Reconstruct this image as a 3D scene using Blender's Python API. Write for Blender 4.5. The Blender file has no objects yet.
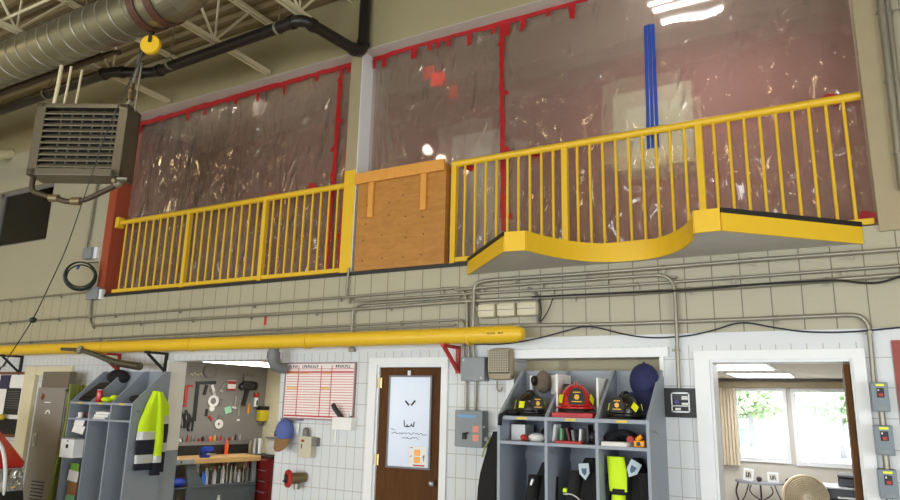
import bpy, bmesh, math, random
from mathutils import Vector, Matrix
random.seed(7)
SC = bpy.context.scene
COL = SC.collection
PI = math.pi

# ------------------------------------------------------------------ camera model
def cam_rot():
    yaw, pit, rol = .513259, .221168, -.0229817
    B = Matrix(((1, 0, 0), (0, 0, 1), (0, -1, 0)))
    cr, sr = math.cos(rol), math.sin(rol)
    Rr = Matrix(((cr, -sr, 0), (sr, cr, 0), (0, 0, 1)))
    cp, sp = math.cos(pit), math.sin(pit)
    Rx = Matrix(((1, 0, 0), (0, cp, -sp), (0, sp, cp)))
    cy, sy = math.cos(yaw), math.sin(yaw)
    Rz = Matrix(((cy, -sy, 0), (sy, cy, 0), (0, 0, 1)))
    return Rz @ Rx @ B @ Rr
RC = cam_rot()
FPX = 675.03
CAM = Vector((0, -6, 1.85))
def ray(px, py): return RC @ Vector((px - 450, py - 250, FPX))
def at(px, py, Y=0.0):
    d = ray(px, py); return CAM + d * ((Y - CAM.y) / d.y)
def atx(px, py, X):
    d = ray(px, py); return CAM + d * ((X - CAM.x) / d.x)
def atz(px, py, Z):
    d = ray(px, py); return CAM + d * ((Z - CAM.z) / d.z)
def onp(px, py, O, n):
    d = ray(px, py); return CAM + d * ((Vector(O) - CAM).dot(n) / d.dot(n))

cd = bpy.data.cameras.new('camera'); co = bpy.data.objects.new('camera', cd); COL.objects.link(co)
cd.sensor_width = 36; cd.lens = FPX / 900 * 36; cd.clip_start = .02; cd.clip_end = 300
Mc = RC @ Matrix(((1, 0, 0), (0, -1, 0), (0, 0, -1)))
co.matrix_world = Matrix.Translation(CAM) @ Mc.to_4x4()
SC.camera = co

# ------------------------------------------------------------------ materials
def lin(c):
    c = c / 255.0
    return c / 12.92 if c <= .04045 else ((c + .055) / 1.055) ** 2.4
def L3(rgb): return tuple(lin(v) for v in rgb) + (1.0,)
MATS = {}
def mat(name, rgb, rough=.55, metal=0.0, var=.08, scale=6.0, bump=0.0, bscale=30.0, emit=None, spec=.5, coat=0.0, alpha=1.0, trans=0.0):
    if name in MATS: return MATS[name]
    m = bpy.data.materials.new(name); m.use_nodes = True
    nt = m.node_tree; N = nt.nodes; LK = nt.links
    b = N['Principled BSDF']
    c = L3(rgb)
    b.inputs['Roughness'].default_value = rough
    b.inputs['Metallic'].default_value = metal
    b.inputs['Specular IOR Level'].default_value = spec
    b.inputs['Coat Weight'].default_value = coat
    b.inputs['Transmission Weight'].default_value = trans
    b.inputs['Alpha'].default_value = alpha
    tc = N.new('ShaderNodeTexCoord')
    if var > 0:
        nz = N.new('ShaderNodeTexNoise'); nz.inputs['Scale'].default_value = scale; nz.inputs['Detail'].default_value = 4
        LK.new(tc.outputs['Object'], nz.inputs['Vector'])
        mx = N.new('ShaderNodeMix'); mx.data_type = 'RGBA'
        mx.inputs['A'].default_value = tuple(min(1, v * (1 - var)) for v in c[:3]) + (1,)
        mx.inputs['B'].default_value = tuple(min(1, v * (1 + var)) for v in c[:3]) + (1,)
        LK.new(nz.outputs['Fac'], mx.inputs['Factor']); LK.new(mx.outputs['Result'], b.inputs['Base Color'])
    else:
        b.inputs['Base Color'].default_value = c
    if bump > 0:
        n2 = N.new('ShaderNodeTexNoise'); n2.inputs['Scale'].default_value = bscale; n2.inputs['Detail'].default_value = 3
        LK.new(tc.outputs['Object'], n2.inputs['Vector'])
        bp = N.new('ShaderNodeBump'); bp.inputs['Strength'].default_value = bump; bp.inputs['Distance'].default_value = .02
        LK.new(n2.outputs['Fac'], bp.inputs['Height']); LK.new(bp.outputs['Normal'], b.inputs['Normal'])
    if emit:
        b.inputs['Emission Color'].default_value = L3(emit[0]); b.inputs['Emission Strength'].default_value = emit[1]
    MATS[name] = m
    return m

def math_node(nt, op, a, b=None):
    n = nt.nodes.new('ShaderNodeMath'); n.operation = op
    for i, v in enumerate((a, b)):
        if v is None: continue
        if isinstance(v, (int, float)): n.inputs[i].default_value = v
        else: nt.links.new(v, n.inputs[i])
    return n.outputs[0]
def line_mask(nt, coord, x0, pitch, w):
    t = math_node(nt, 'DIVIDE', math_node(nt, 'SUBTRACT', coord, x0), pitch)
    d = math_node(nt, 'ABSOLUTE', math_node(nt, 'SUBTRACT', t, math_node(nt, 'ROUND', t)))
    return math_node(nt, 'LESS_THAN', d, w / pitch / 2)

def block_wall_material():
    m = bpy.data.materials.new('painted_block'); m.use_nodes = True
    nt = m.node_tree; N = nt.nodes; LK = nt.links; b = N['Principled BSDF']
    tc = N.new('ShaderNodeTexCoord'); sp = N.new('ShaderNodeSeparateXYZ'); LK.new(tc.outputs['Object'], sp.inputs[0])
    X, Y, Z = sp.outputs
    up = math_node(nt, 'GREATER_THAN', Z, 2.466)
    band = math_node(nt, 'MULTIPLY', math_node(nt, 'GREATER_THAN', Z, 2.36), math_node(nt, 'LESS_THAN', Z, 2.46))
    low = math_node(nt, 'LESS_THAN', Z, 2.36)
    vu = math_node(nt, 'MULTIPLY', line_mask(nt, X, -1.045, .2218, .009), up)
    vl = math_node(nt, 'MULTIPLY', line_mask(nt, X, -1.045, .1109, .007), low)
    hu = math_node(nt, 'MULTIPLY', line_mask(nt, Z, 1.137, .2215, .007), math_node(nt, 'SUBTRACT', 1.0, math_node(nt, 'MULTIPLY', up, .96)))
    left = math_node(nt, 'LESS_THAN', X, -9.3)
    lefthi = math_node(nt, 'MULTIPLY', left, math_node(nt, 'GREATER_THAN', Z, 3.35))
    vu = math_node(nt, 'MULTIPLY', vu, math_node(nt, 'SUBTRACT', 1.0, lefthi))
    jt = math_node(nt, 'MAXIMUM', math_node(nt, 'MAXIMUM', vu, vl), hu)
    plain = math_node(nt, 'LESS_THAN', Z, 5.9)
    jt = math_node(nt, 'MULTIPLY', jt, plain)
    nz = N.new('ShaderNodeTexNoise'); nz.inputs['Scale'].default_value = 1.6; nz.inputs['Detail'].default_value = 6
    LK.new(tc.outputs['Object'], nz.inputs['Vector'])
    def mix(fac, a, bb):
        x = N.new('ShaderNodeMix'); x.data_type = 'RGBA'
        LK.new(fac, x.inputs['Factor'])
        for k, v in (('A', a), ('B', bb)):
            if isinstance(v, tuple): x.inputs[k].default_value = v
            else: LK.new(v, x.inputs[k])
        return x.outputs['Result']
    white = mix(nz.outputs['Fac'], L3((206, 210, 213)), L3((220, 223, 225)))
    beige = mix(nz.outputs['Fac'], L3((166, 161, 138)), L3((178, 172, 148)))
    header_shade = math_node(nt, 'GREATER_THAN', Z, 5.9)  # dimmer light near the roof, painted in as a darker header band
    body = mix(header_shade, mix(up, white, beige), L3((164, 153, 118)))
    jl = mix(up, L3((176, 174, 168)), L3((112, 106, 86)))
    LK.new(mix(jt, body, jl), b.inputs['Base Color'])
    b.inputs['Roughness'].default_value = .42
    n2 = N.new('ShaderNodeTexNoise'); n2.inputs['Scale'].default_value = 60
    LK.new(tc.outputs['Object'], n2.inputs['Vector'])
    h = math_node(nt, 'SUBTRACT', math_node(nt, 'MULTIPLY', n2.outputs['Fac'], .15), jt)
    bp = N.new('ShaderNodeBump'); bp.inputs['Strength'].default_value = .35; bp.inputs['Distance'].default_value = .006
    LK.new(h, bp.inputs['Height']); LK.new(bp.outputs['Normal'], b.inputs['Normal'])
    return m

def plastic_material():
    m = bpy.data.materials.new('clear_poly_film'); m.use_nodes = True
    nt = m.node_tree; N = nt.nodes; LK = nt.links
    for n in list(N): N.remove(n)
    out = N.new('ShaderNodeOutputMaterial')
    tc = N.new('ShaderNodeTexCoord')
    mp = N.new('ShaderNodeMapping'); mp.inputs['Scale'].default_value = (2.6, 1, 1.0); mp.inputs['Rotation'].default_value = (0, .22, 0); LK.new(tc.outputs['Object'], mp.inputs[0])
    nz = N.new('ShaderNodeTexNoise'); nz.noise_type = 'RIDGED_MULTIFRACTAL'; nz.inputs['Scale'].default_value = 2.6; nz.inputs['Detail'].default_value = 6; nz.inputs['Roughness'].default_value = .6; nz.inputs['Distortion'].default_value = 1.0
    LK.new(mp.outputs[0], nz.inputs['Vector'])
    bp = N.new('ShaderNodeBump'); bp.inputs['Strength'].default_value = 1.0; bp.inputs['Distance'].default_value = .06
    LK.new(nz.outputs['Fac'], bp.inputs['Height'])
    tr = N.new('ShaderNodeBsdfTransparent'); tr.inputs[0].default_value = (.94, .92, .90, 1)
    rf = N.new('ShaderNodeBsdfRefraction'); rf.inputs['Roughness'].default_value = .2; rf.inputs['IOR'].default_value = 1.2
    rf.inputs['Color'].default_value = (.94, .92, .9, 1)
    gl = N.new('ShaderNodeBsdfGlossy'); gl.inputs['Roughness'].default_value = .10; gl.inputs['Color'].default_value = (.97, .95, .9, 1)
    LK.new(bp.outputs['Normal'], gl.inputs['Normal'])
    df = N.new('ShaderNodeBsdfDiffuse'); df.inputs['Color'].default_value = (.74, .65, .55, 1)
    tl = N.new('ShaderNodeBsdfTranslucent'); tl.inputs['Color'].default_value = (.74, .65, .55, 1)
    LK.new(bp.outputs['Normal'], df.inputs['Normal'])
    def mixs(f, a, b):
        x = N.new('ShaderNodeMixShader')
        if isinstance(f, (int, float)): x.inputs[0].default_value = f
        else: LK.new(f, x.inputs[0])
        LK.new(a.outputs[0], x.inputs[1]); LK.new(b.outputs[0], x.inputs[2]); return x
    see = mixs(.6, tr, rf)
    milk = mixs(.40, df, tl)
    lw = N.new('ShaderNodeLayerWeight'); lw.inputs['Blend'].default_value = .25
    LK.new(bp.outputs['Normal'], lw.inputs['Normal'])
    a = mixs(.15, see, milk)
    fac = math_node(nt, 'MINIMUM', math_node(nt, 'ADD', math_node(nt, 'MULTIPLY', lw.outputs['Fresnel'], .30), .045), .35)
    s = mixs(fac, a, gl)
    LK.new(s.outputs[0], out.inputs[0])
    return m

def glass_material():
    m = bpy.data.materials.new('window_glass'); m.use_nodes = True
    nt = m.node_tree; N = nt.nodes; LK = nt.links
    for n in list(N): N.remove(n)
    out = N.new('ShaderNodeOutputMaterial'); tr = N.new('ShaderNodeBsdfTransparent'); tr.inputs[0].default_value = (.96, .98, .98, 1)
    gl = N.new('ShaderNodeBsdfGlossy'); gl.inputs['Roughness'].default_value = .03
    fr = N.new('ShaderNodeFresnel'); fr.inputs['IOR'].default_value = 1.45
    x = N.new('ShaderNodeMixShader'); LK.new(fr.outputs[0], x.inputs[0]); LK.new(tr.outputs[0], x.inputs[1]); LK.new(gl.outputs[0], x.inputs[2])
    LK.new(x.outputs[0], out.inputs[0]); return m

def wood_material(name, a, b_, scale=3.0, stretch=(1, 1, 8), rough=.5, spec=.5):
    if name in MATS: return MATS[name]
    m = bpy.data.materials.new(name); m.use_nodes = True
    nt = m.node_tree; N = nt.nodes; LK = nt.links; b = N['Principled BSDF']
    tc = N.new('ShaderNodeTexCoord'); mp = N.new('ShaderNodeMapping'); mp.inputs['Scale'].default_value = stretch
    LK.new(tc.outputs['Object'], mp.inputs[0])
    nz = N.new('ShaderNodeTexNoise'); nz.inputs['Scale'].default_value = scale; nz.inputs['Detail'].default_value = 6; nz.inputs['Distortion'].default_value = 1.2
    LK.new(mp.outputs[0], nz.inputs['Vector'])
    mx = N.new('ShaderNodeMix'); mx.data_type = 'RGBA'; mx.inputs['A'].default_value = L3(a); mx.inputs['B'].default_value = L3(b_)
    LK.new(nz.outputs['Fac'], mx.inputs['Factor']); LK.new(mx.outputs['Result'], b.inputs['Base Color'])
    b.inputs['Roughness'].default_value = rough; b.inputs['Specular IOR Level'].default_value = spec
    MATS[name] = m; return m

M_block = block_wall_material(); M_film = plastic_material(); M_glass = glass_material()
M_yel = mat('yellow_paint', (228, 186, 40), .38, var=.05, scale=9)
M_black = mat('black_rubber', (28, 27, 26), .5)
M_pipeblk = mat('black_iron_pipe', (30, 26, 24), .4, var=.15)
M_galv = mat('galvanised_conduit', (150, 146, 132), .36, .5, var=.08)
M_galvd = mat('galvanised_duct', (150, 146, 126), .34, .85, var=.06, scale=3, bump=.05, bscale=8)
M_greybox = mat('grey_enamel', (132, 138, 142), .45)
M_lock = mat('grey_painted_plywood', (146, 154, 166), .5, var=.05)
M_lockd = mat('dark_grey_steel', (116, 112, 110), .45)
M_white = mat('white_paint', (234, 236, 238), .45, var=.03)
M_beige = mat('beige_paint', (200, 190, 158), .5, var=.05)
M_cream = mat('cream_paint', (222, 214, 182), .5, var=.04)
M_red = mat('red_paint', (176, 44, 34), .45)
M_rust = mat('red_oxide_paint', (158, 70, 40), .55)
M_rtape = mat('red_tape', (172, 30, 36), .3, var=.4, scale=16, bump=.3, bscale=18)
M_btape = mat('blue_tape', (34, 74, 164), .45, var=.12, scale=14)
M_maroon = mat('maroon_wall', (118, 54, 44), .6, var=.05, scale=2)
M_mezzceil = mat('beige_ceiling', (168, 154, 130), .6, var=.05, scale=2)
M_deck = mat('deck_steel', (128, 112, 78), .55, .1, var=.08)
M_joist = mat('cream_joist_paint', (214, 204, 170), .5, var=.05)
M_heater = mat('heater_enamel', (104, 97, 82), .4, .4, var=.1, scale=8)
M_heatd = mat('heater_louvre', (128, 120, 102), .42, .3, var=.1)
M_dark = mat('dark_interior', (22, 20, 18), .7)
M_ply = wood_material('plywood', (150, 98, 34), (198, 140, 62), 3.2, (1.6, 1.2, 5))
M_ply2 = wood_material('pine_board', (206, 138, 50), (226, 164, 78), 2.4, (6, 1.2, 1.2))
M_brown = wood_material('brown_door_wood', (66, 38, 14), (104, 66, 28), 4, (6, 6, .7), .6, .15)
M_bench = wood_material('maple_top', (182, 142, 90), (204, 168, 114), 3, (1, 1, 6))
M_wboard = mat('whiteboard', (204, 214, 232), .22, var=.015)
M_paper = mat('white_paper', (236, 236, 234), .7, var=.03)
M_ink = mat('black_ink', (24, 24, 26), .6)
M_navycap = mat('navy_cap_cloth', (34, 38, 82), .8)
M_navy = mat('navy_cloth', (26, 28, 44), .85, bump=.25)
M_blackcloth = mat('black_cloth', (22, 22, 24), .85, bump=.3, bscale=40)
M_hiviz = mat('hi_vis_yellow', (206, 240, 20), .7, var=.06, bump=.2)
M_silver = mat('silver_reflective', (206, 208, 208), .35, .2, var=.04)
M_peg = mat('grey_pegboard', (126, 124, 121), .55, var=.03)
M_chrome = mat('chrome', (210, 210, 208), .14, 1.0, var=.02)
M_steel = mat('bright_steel', (176, 176, 174), .3, .8)
M_amber = mat('amber_plastic', (240, 160, 20), .3)
M_gold = mat('gold_leaf', (206, 160, 50), .4, .3)
M_redsh = mat('red_gloss', (190, 26, 26), .2, coat=.5, var=.04)
M_blksh = mat('black_gloss', (24, 22, 22), .25, coat=.4, var=.08)
M_fly = mat('fluorescent_sticker', (232, 236, 30), .4, var=.02)
M_floor = mat('sealed_concrete', (176, 174, 168), .35, var=.12, scale=2)
M_bluep = mat('blue_plastic', (30, 60, 160), .4)
M_green = mat('green_card', (120, 176, 130), .6)
M_fan = mat('cream_plastic', (224, 208, 176), .4, var=.03)
M_printer = mat('black_plastic', (40, 40, 44), .35)
M_grey = mat('mid_grey_plastic', (110, 112, 114), .45)
M_brown2 = mat('brown_cardboard', (150, 108, 66), .7)
M_iron = mat('wrought_iron', (58, 46, 40), .5)
M_orange = mat('orange_plastic', (230, 84, 30), .4)
M_lamp = mat('lamp_tube', (255, 250, 240), .4, var=0, emit=((255, 248, 238), 9))
M_panel = mat('light_panel', (255, 255, 255), .4, var=0, emit=((250, 250, 255), 3.0))

# ------------------------------------------------------------------ mesh builder
def wloc(o):
    v = Vector((0, 0, 0))
    while o is not None:
        v += o.location; o = o.parent
    return v
class MB:
    def __init__(s): s.b = bmesh.new()
    def box(s, c, d, rot=None, bev=0.0):
        r = bmesh.ops.create_cube(s.b, size=1.0)['verts']
        M = Matrix.Translation(Vector(c))
        if rot is not None: M = M @ rot.to_4x4()
        M = M @ Matrix.Diagonal((d[0], d[1], d[2], 1))
        bmesh.ops.transform(s.b, matrix=M, verts=r)
        if bev > 0:
            es = list({e for v in r for e in v.link_edges})
            bmesh.ops.bevel(s.b, geom=es, offset=min(bev, min(d) * .45), segments=2, affect='EDGES', profile=.6)
        return s
    def lohi(s, lo, hi, bev=0.0):
        lo, hi = Vector(lo), Vector(hi)
        return s.box((lo + hi) / 2, [abs(v) for v in (hi - lo)], None, bev)
    def cyl(s, a, b, r, r2=None, seg=14, caps=True):
        a, b = Vector(a), Vector(b); d = b - a
        if d.length < 1e-6: return s
        q = Vector((0, 0, 1)).rotation_difference(d.normalized()).to_matrix().to_4x4()
        M = Matrix.Translation((a + b) / 2) @ q
        bmesh.ops.create_cone(s.b, cap_ends=caps, segments=seg, radius1=r, radius2=r if r2 is None else r2, depth=d.length, matrix=M)
        return s
    def bar(s, a, b, w, t, up=(0, 0, 1)):
        a, b = Vector(a), Vector(b); d = (b - a); ln = d.length; d.normalize(); u = Vector(up)
        side = d.cross(u)
        if side.length < 1e-4: side = d.cross(Vector((1, 0, 0)))
        side.normalize(); u = side.cross(d)
        R = Matrix((side, d, u)).transposed()
        return s.box((a + b) / 2, (w, ln, t), R)
    def sph(s, c, r, sc=(1, 1, 1), seg=16, rot=None):
        M = Matrix.Translation(Vector(c))
        if rot is not None: M = M @ rot.to_4x4()
        M = M @ Matrix.Diagonal((sc[0], sc[1], sc[2], 1))
        bmesh.ops.create_uvsphere(s.b, u_segments=seg, v_segments=max(6, seg // 2), radius=r, matrix=M); return s
    def tube(s, pts, r, seg=10, fil=0.0, caps=True, closed=False):
        P = [Vector(p) for p in pts]
        if fil > 0 and len(P) > 2:
            Q = [P[0]]
            for i in range(1, len(P) - 1):
                a, b, c = P[i - 1], P[i], P[i + 1]
                f = min(fil, (a - b).length * .48, (c - b).length * .48)
                p0 = b + (a - b).normalized() * f; p2 = b + (c - b).normalized() * f
                for k in range(7):
                    t = k / 6; Q.append(p0 * (1 - t) ** 2 + b * 2 * t * (1 - t) + p2 * t * t)
            Q.append(P[-1]); P = Q
        n = len(P); rings = []
        t0 = (P[1] - P[0]).normalized()
        nrm = t0.orthogonal().normalized()
        for i in range(n):
            if closed: t = (P[(i + 1) % n] - P[i - 1]).normalized()
            else: t = (P[min(i + 1, n - 1)] - P[max(i - 1, 0)]).normalized()
            nrm = (nrm - t * nrm.dot(t))
            if nrm.length < 1e-6: nrm = t.orthogonal()
            nrm.normalize(); bn = t.cross(nrm)
            rr = r(i / (n - 1)) if callable(r) else r
            rings.append([s.b.verts.new(P[i] + (nrm * math.cos(2 * PI * k / seg) + bn * math.sin(2 * PI * k / seg)) * rr) for k in range(seg)])
        m = n if closed else n - 1
        for i in range(m):
            A, B = rings[i], rings[(i + 1) % n]
            for k in range(seg): s.b.faces.new((A[k], A[(k + 1) % seg], B[(k + 1) % seg], B[k]))
        if caps and not closed:
            s.b.faces.new(rings[0][::-1]); s.b.faces.new(rings[-1])
        return s
    def lathe(s, prof, o=(0, 0, 0), axis=(0, 0, 1), seg=24, ang=2 * PI):
        q = Vector((0, 0, 1)).rotation_difference(Vector(axis).normalized()).to_matrix(); o = Vector(o)
        full = abs(ang - 2 * PI) < 1e-6; n = seg if full else seg + 1
        R = []
        for (r, z) in prof:
            if r < 1e-6: R.append([s.b.verts.new(o + q @ Vector((0, 0, z)))])
            else: R.append([s.b.verts.new(o + q @ Vector((r * math.cos(ang * k / seg), r * math.sin(ang * k / seg), z))) for k in range(n)])
        for A, B in zip(R[:-1], R[1:]):
            for k in range(seg):
                k2 = (k + 1) % n if full else k + 1
                if len(A) == 1 and len(B) == 1: continue
                if len(A) == 1: f = (A[0], B[k2], B[k])
                elif len(B) == 1: f = (A[k], A[k2], B[0])
                else: f = (A[k], A[k2], B[k2], B[k])
                try: s.b.faces.new(f)
                except ValueError: pass
        return s
    def quad(s, *p):
        s.b.faces.new([s.b.verts.new(Vector(v)) for v in p]); return s
    def prism(s, poly, ext):
        """poly: 3D points in a plane, ext: extrusion vector"""
        e = Vector(ext); A = [s.b.verts.new(Vector(p)) for p in poly]; B = [s.b.verts.new(Vector(p) + e) for p in poly]
        s.b.faces.new(A[::-1]); s.b.faces.new(B)
        n = len(A)
        for i in range(n): s.b.faces.new((A[i], A[(i + 1) % n], B[(i + 1) % n], B[i]))
        return s
    def loft(s, secs, seg=28, ua=(1, 0, 0), va=(0, 1, 0)):
        """secs: (centre, ru, rv, fold amplitude, folds, phase, squareness)"""
        U, V = Vector(ua), Vector(va); R = []
        for (c, ru, rv, amp, k, ph) in secs:
            ring = []
            for i in range(seg):
                a = 2 * PI * i / seg; f = 1 + amp * math.sin(k * a + ph) + amp * .5 * math.sin(2 * k * a + ph * 1.7)
                ca, sa = math.cos(a), math.sin(a)
                ring.append(s.b.verts.new(Vector(c) + U * (ru * f * math.copysign(abs(ca) ** .75, ca)) + V * (rv * f * math.copysign(abs(sa) ** .75, sa))))
            R.append(ring)
        for A, B in zip(R[:-1], R[1:]):
            for i in range(seg): s.b.faces.new((A[i], A[(i + 1) % seg], B[(i + 1) % seg], B[i]))
        s.b.faces.new(R[0][::-1]); s.b.faces.new(R[-1]); return s
    def build(s, name, material, parent=None, smooth=False, pivot=None):
        bmesh.ops.recalc_face_normals(s.b, faces=s.b.faces[:])
        me = bpy.data.meshes.new(name)
        off = wloc(parent) if parent is not None else (Vector(pivot) if pivot is not None else Vector((0, 0, 0)))
        bmesh.ops.translate(s.b, verts=s.b.verts[:], vec=-off)
        s.b.to_mesh(me); s.b.free()
        o = bpy.data.objects.new(name, me); COL.objects.link(o)
        me.materials.append(material)
        if smooth:
            for p in me.polygons: p.use_smooth = True
            try: me.set_sharp_from_angle(angle=math.radians(38))
            except Exception: pass
        if parent is not None: o.parent = parent
        elif pivot is not None: o.location = Vector(pivot)
        return o

def tag(o, label, cat, group=None, kind=None):
    o['label'] = label; o['category'] = cat
    if group: o['group'] = group
    if kind: o['kind'] = kind
    return o
def thing(name, label, cat, loc, group=None):
    o = bpy.data.objects.new(name, None); COL.objects.link(o); o.empty_display_size = .1
    o.location = Vector(loc); return tag(o, label, cat, group)
def struct(name, mb, m, smooth=False):
    o = mb.build(name, m, None, smooth); o['kind'] = 'structure'; return o
def part(name, mb, m, parent, label=None, smooth=False):
    o = mb.build(name, m, parent, smooth)
    if label: o['label'] = label
    return o
def single(name, mb, m, label, cat, pivot, group=None, smooth=False):
    return tag(mb.build(name, m, None, smooth, pivot), label, cat, group)
def copy_tree(o, parent=None):
    c = o.copy(); COL.objects.link(c)
    if parent is not None: c.parent = parent
    for ch in [x for x in COL.objects if x.parent == o and x != c]: copy_tree(ch, c)
    return c
def scribble(name, m, parent, strokes, w, t=.002, up=(0, -1, 0)):
    mb = MB()
    for pl in strokes:
        for a, b in zip(pl[:-1], pl[1:]): mb.bar(a, b, w, t, up)
    return part(name, mb, m, parent)
def Rz(a): return Matrix.Rotation(a, 3, 'Z')

# ------------------------------------------------------------------ setting
def wall_sheet(x0, x1, z0, z1, holes, y0, y1):
    """wall box between y0 (front) and y1 (back) with rectangular holes (xa,xb,za,zb)"""
    xs = sorted({x0, x1, *[h[0] for h in holes], *[h[1] for h in holes]}); zs = sorted({z0, z1, *[h[2] for h in holes], *[h[3] for h in holes]})
    def solid(i, j):
        if i < 0 or j < 0 or i >= len(xs) - 1 or j >= len(zs) - 1: return False
        cx, cz = (xs[i] + xs[i + 1]) / 2, (zs[j] + zs[j + 1]) / 2
        return not any(h[0] < cx < h[1] and h[2] < cz < h[3] for h in holes)
    mb = MB()
    for i in range(len(xs) - 1):
        for j in range(len(zs) - 1):
            if not solid(i, j): continue
            a, b, c, d = xs[i], xs[i + 1], zs[j], zs[j + 1]
            mb.quad((a, y0, c), (b, y0, c), (b, y0, d), (a, y0, d)); mb.quad((a, y1, c), (a, y1, d), (b, y1, d), (b, y1, c))
            if not solid(i - 1, j): mb.quad((a, y0, c), (a, y0, d), (a, y1, d), (a, y1, c))
            if not solid(i + 1, j): mb.quad((b, y0, c), (b, y1, c), (b, y1, d), (b, y0, d))
            if not solid(i, j - 1): mb.quad((a, y0, c), (a, y1, c), (b, y1, c), (b, y0, c))
            if not solid(i, j + 1): mb.quad((a, y0, d), (b, y0, d), (b, y1, d), (a, y1, d))
    bmesh.ops.remove_doubles(mb.b, verts=mb.b.verts[:], dist=1e-4)
    return mb
T = .28
H_work = (-7.55, -5.60, 0, 2.29); H_door = (-4.231, -3.433, 0, 2.213); H_rec = (-2.64, -1.285, 1.0, 2.265); H_off = (-.885, .14, 0, 2.237)
H_ml = (-9.13, -4.82, 3.255, 6.02); H_mr = (-4.66, .41, 3.255, 6.02); H_win = (-12.5, -10.81, 4.24, 5.23)
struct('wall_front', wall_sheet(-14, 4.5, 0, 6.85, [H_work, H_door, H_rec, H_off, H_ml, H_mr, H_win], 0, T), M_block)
struct('wall_recess', MB().lohi((-2.7, T, .9), (-1.2, T + .04, 2.4)), mat('recess_beige', (176, 164, 128), .5))
struct('floor', MB().lohi((-14, -15, -.1), (4.5, .0, 0)), M_floor)
struct('wall_left', MB().lohi((-14.2, -15, 0), (-14, .28, 7.3)), M_beige)
struct('wall_right', MB().lohi((4.5, -15, 0), (4.7, -8, 7.3)).lohi((4.5, -3.5, 0), (4.7, .28, 7.3)).lohi((4.5, -8, 3.4), (4.7, -3.5, 7.3)), M_beige)
bays = [(-13, -8.8, 0, 3.5), (-7.4, -3.2, 0, 3.5), (-1.8, 2.4, 0, 3.5)]
struct('wall_back', wall_sheet(-14, 4.5, 0, 7.3, bays, -15.2, -15), M_beige)
# ribbed steel roof deck
mb = MB(); y = -15.0; prof = []
while y < .3:
    prof += [(y, 6.83), (y + .045, 6.79), (y + .105, 6.79), (y + .15, 6.83), (y + .2, 6.83)]; y += .2
for (ya, za), (yb, zb) in zip(prof[:-1], prof[1:]):
    if yb - ya > 1e-5: mb.quad((-14, ya, za), (-14, yb, zb), (4.5, yb, zb), (4.5, ya, za))
mb.lohi((-14.2, -15.2, 6.95), (4.7, .3, 7.1))
struct('ceiling', mb, M_deck)
# painted jambs of the two mezzanine openings, steel column between
mb = MB().lohi((-9.30, -.006, 3.20), (-9.13, .0, 6.02)).lohi((-9.135, 0, 3.26), (-9.125, T, 6.02))
struct('trim_1', mb, M_rust)
struct('trim_2', MB().lohi((-4.665, -.004, 3.26), (-4.655, T, 6.02)), M_white)
struct('trim_3', MB().lohi((-4.825, -.01, 4.48), (-4.665, .0, 6.0)), mat('olive_beige_paint', (160, 147, 116), .5))
struct('trim_4', MB().lohi((-4.825, -.012, 3.255), (-4.665, .0, 4.48)), M_yel)
mb = MB().lohi((-9.13, .002, 6.012), (-4.82, T, 6.022)).lohi((-4.66, .002, 6.012), (.41, T, 6.022))
struct('trim_5', mb, mat('greyed_white_paint', (194, 188, 178), .55))
struct('trim_6', MB().lohi((.41, -.03, 3.2), (.60, .0, 6.8)), MATS['olive_beige_paint'])
# mezzanine room
Yb = 1.95
struct('floor_mezzanine', MB().lohi((-9.6, T, 3.12), (1, Yb, 3.25)), M_floor)
struct('ceiling_mezzanine', MB().lohi((-9.6, T, 6.22), (1, Yb, 6.3)), M_mezzceil)
struct('wall_mezzanine', MB().lohi((-9.6, Yb, 3.1), (1, Yb + .1, 6.3)).lohi((-9.7, T, 3.1), (-9.6, Yb, 6.3)).lohi((.55, T, 3.1), (.65, Yb, 6.3)), M_maroon)
d6 = MB().lohi((-4.45, Yb - .04, 3.26), (-3.66, Yb - .0, 5.55), .01)
o = struct('door_1', d6, mat('pale_grey_door', (206, 204, 200), .4)); part('handle', MB().cyl((-3.78, Yb - .04, 4.25), (-3.78, Yb - .1, 4.25), .03), M_steel, o)
single('light_box', MB().lohi((-4.45, 1.24, 6.05), (-4.25, 1.30, 6.22), .01), mat('red_lamp_glow', (255, 40, 30), .4, var=0, emit=((255, 40, 24), 1.3)), 'small red glowing light box seen through the film over the pale door', 'lamp', (-4.35, 1.27, 6.05))
t = thing('gleam_globe', 'small white glowing globe standing in for a bright gleam above the plywood panel', 'lamp', (-4.55, Yb, 5.2))  # added globe, stands in for a bright gleam on the film and door
part('glow_globe', MB().sph((-4.62, Yb - .08, 5.22), .07), mat('globe_glow', (255, 250, 240), .4, var=0, emit=((255, 246, 236), 12)), t, smooth=True)
part('base', MB().cyl((-4.62, Yb, 5.22), (-4.62, Yb - .04, 5.22), .06), M_white, t)
t = thing('notice_board', 'pale green board hanging on the maroon wall behind the blue tape strips', 'board', (-1.66, Yb - .03, 4.7))
part('panel', MB().lohi((-2.14, Yb - .03, 4.7), (-1.18, Yb, 5.7)), mat('pale_green_board', (206, 210, 178), .5), t)
part('shelf', MB().lohi((-2.14, Yb - .08, 4.66), (-1.18, Yb, 4.85)), mat('pale_yellow_ledge', (236, 226, 170), .5), t)
t = thing('ceiling_light', 'bright fluorescent strip light glowing behind the right plastic sheet', 'lamp', (-1.05, .95, 6.22))
part('housing', MB().lohi((-1.42, .96, 6.19), (-.66, 1.02, 6.22), .01), M_white, t)
part('tube', MB().cyl((-1.4, .97, 6.165), (-.68, .97, 6.165), .014).cyl((-1.4, 1.01, 6.165), (-.68, 1.01, 6.165), .014), mat('fluoro_tube', (255, 255, 255), .4, var=0, emit=((255, 250, 255), 10)), t, smooth=True)
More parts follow.
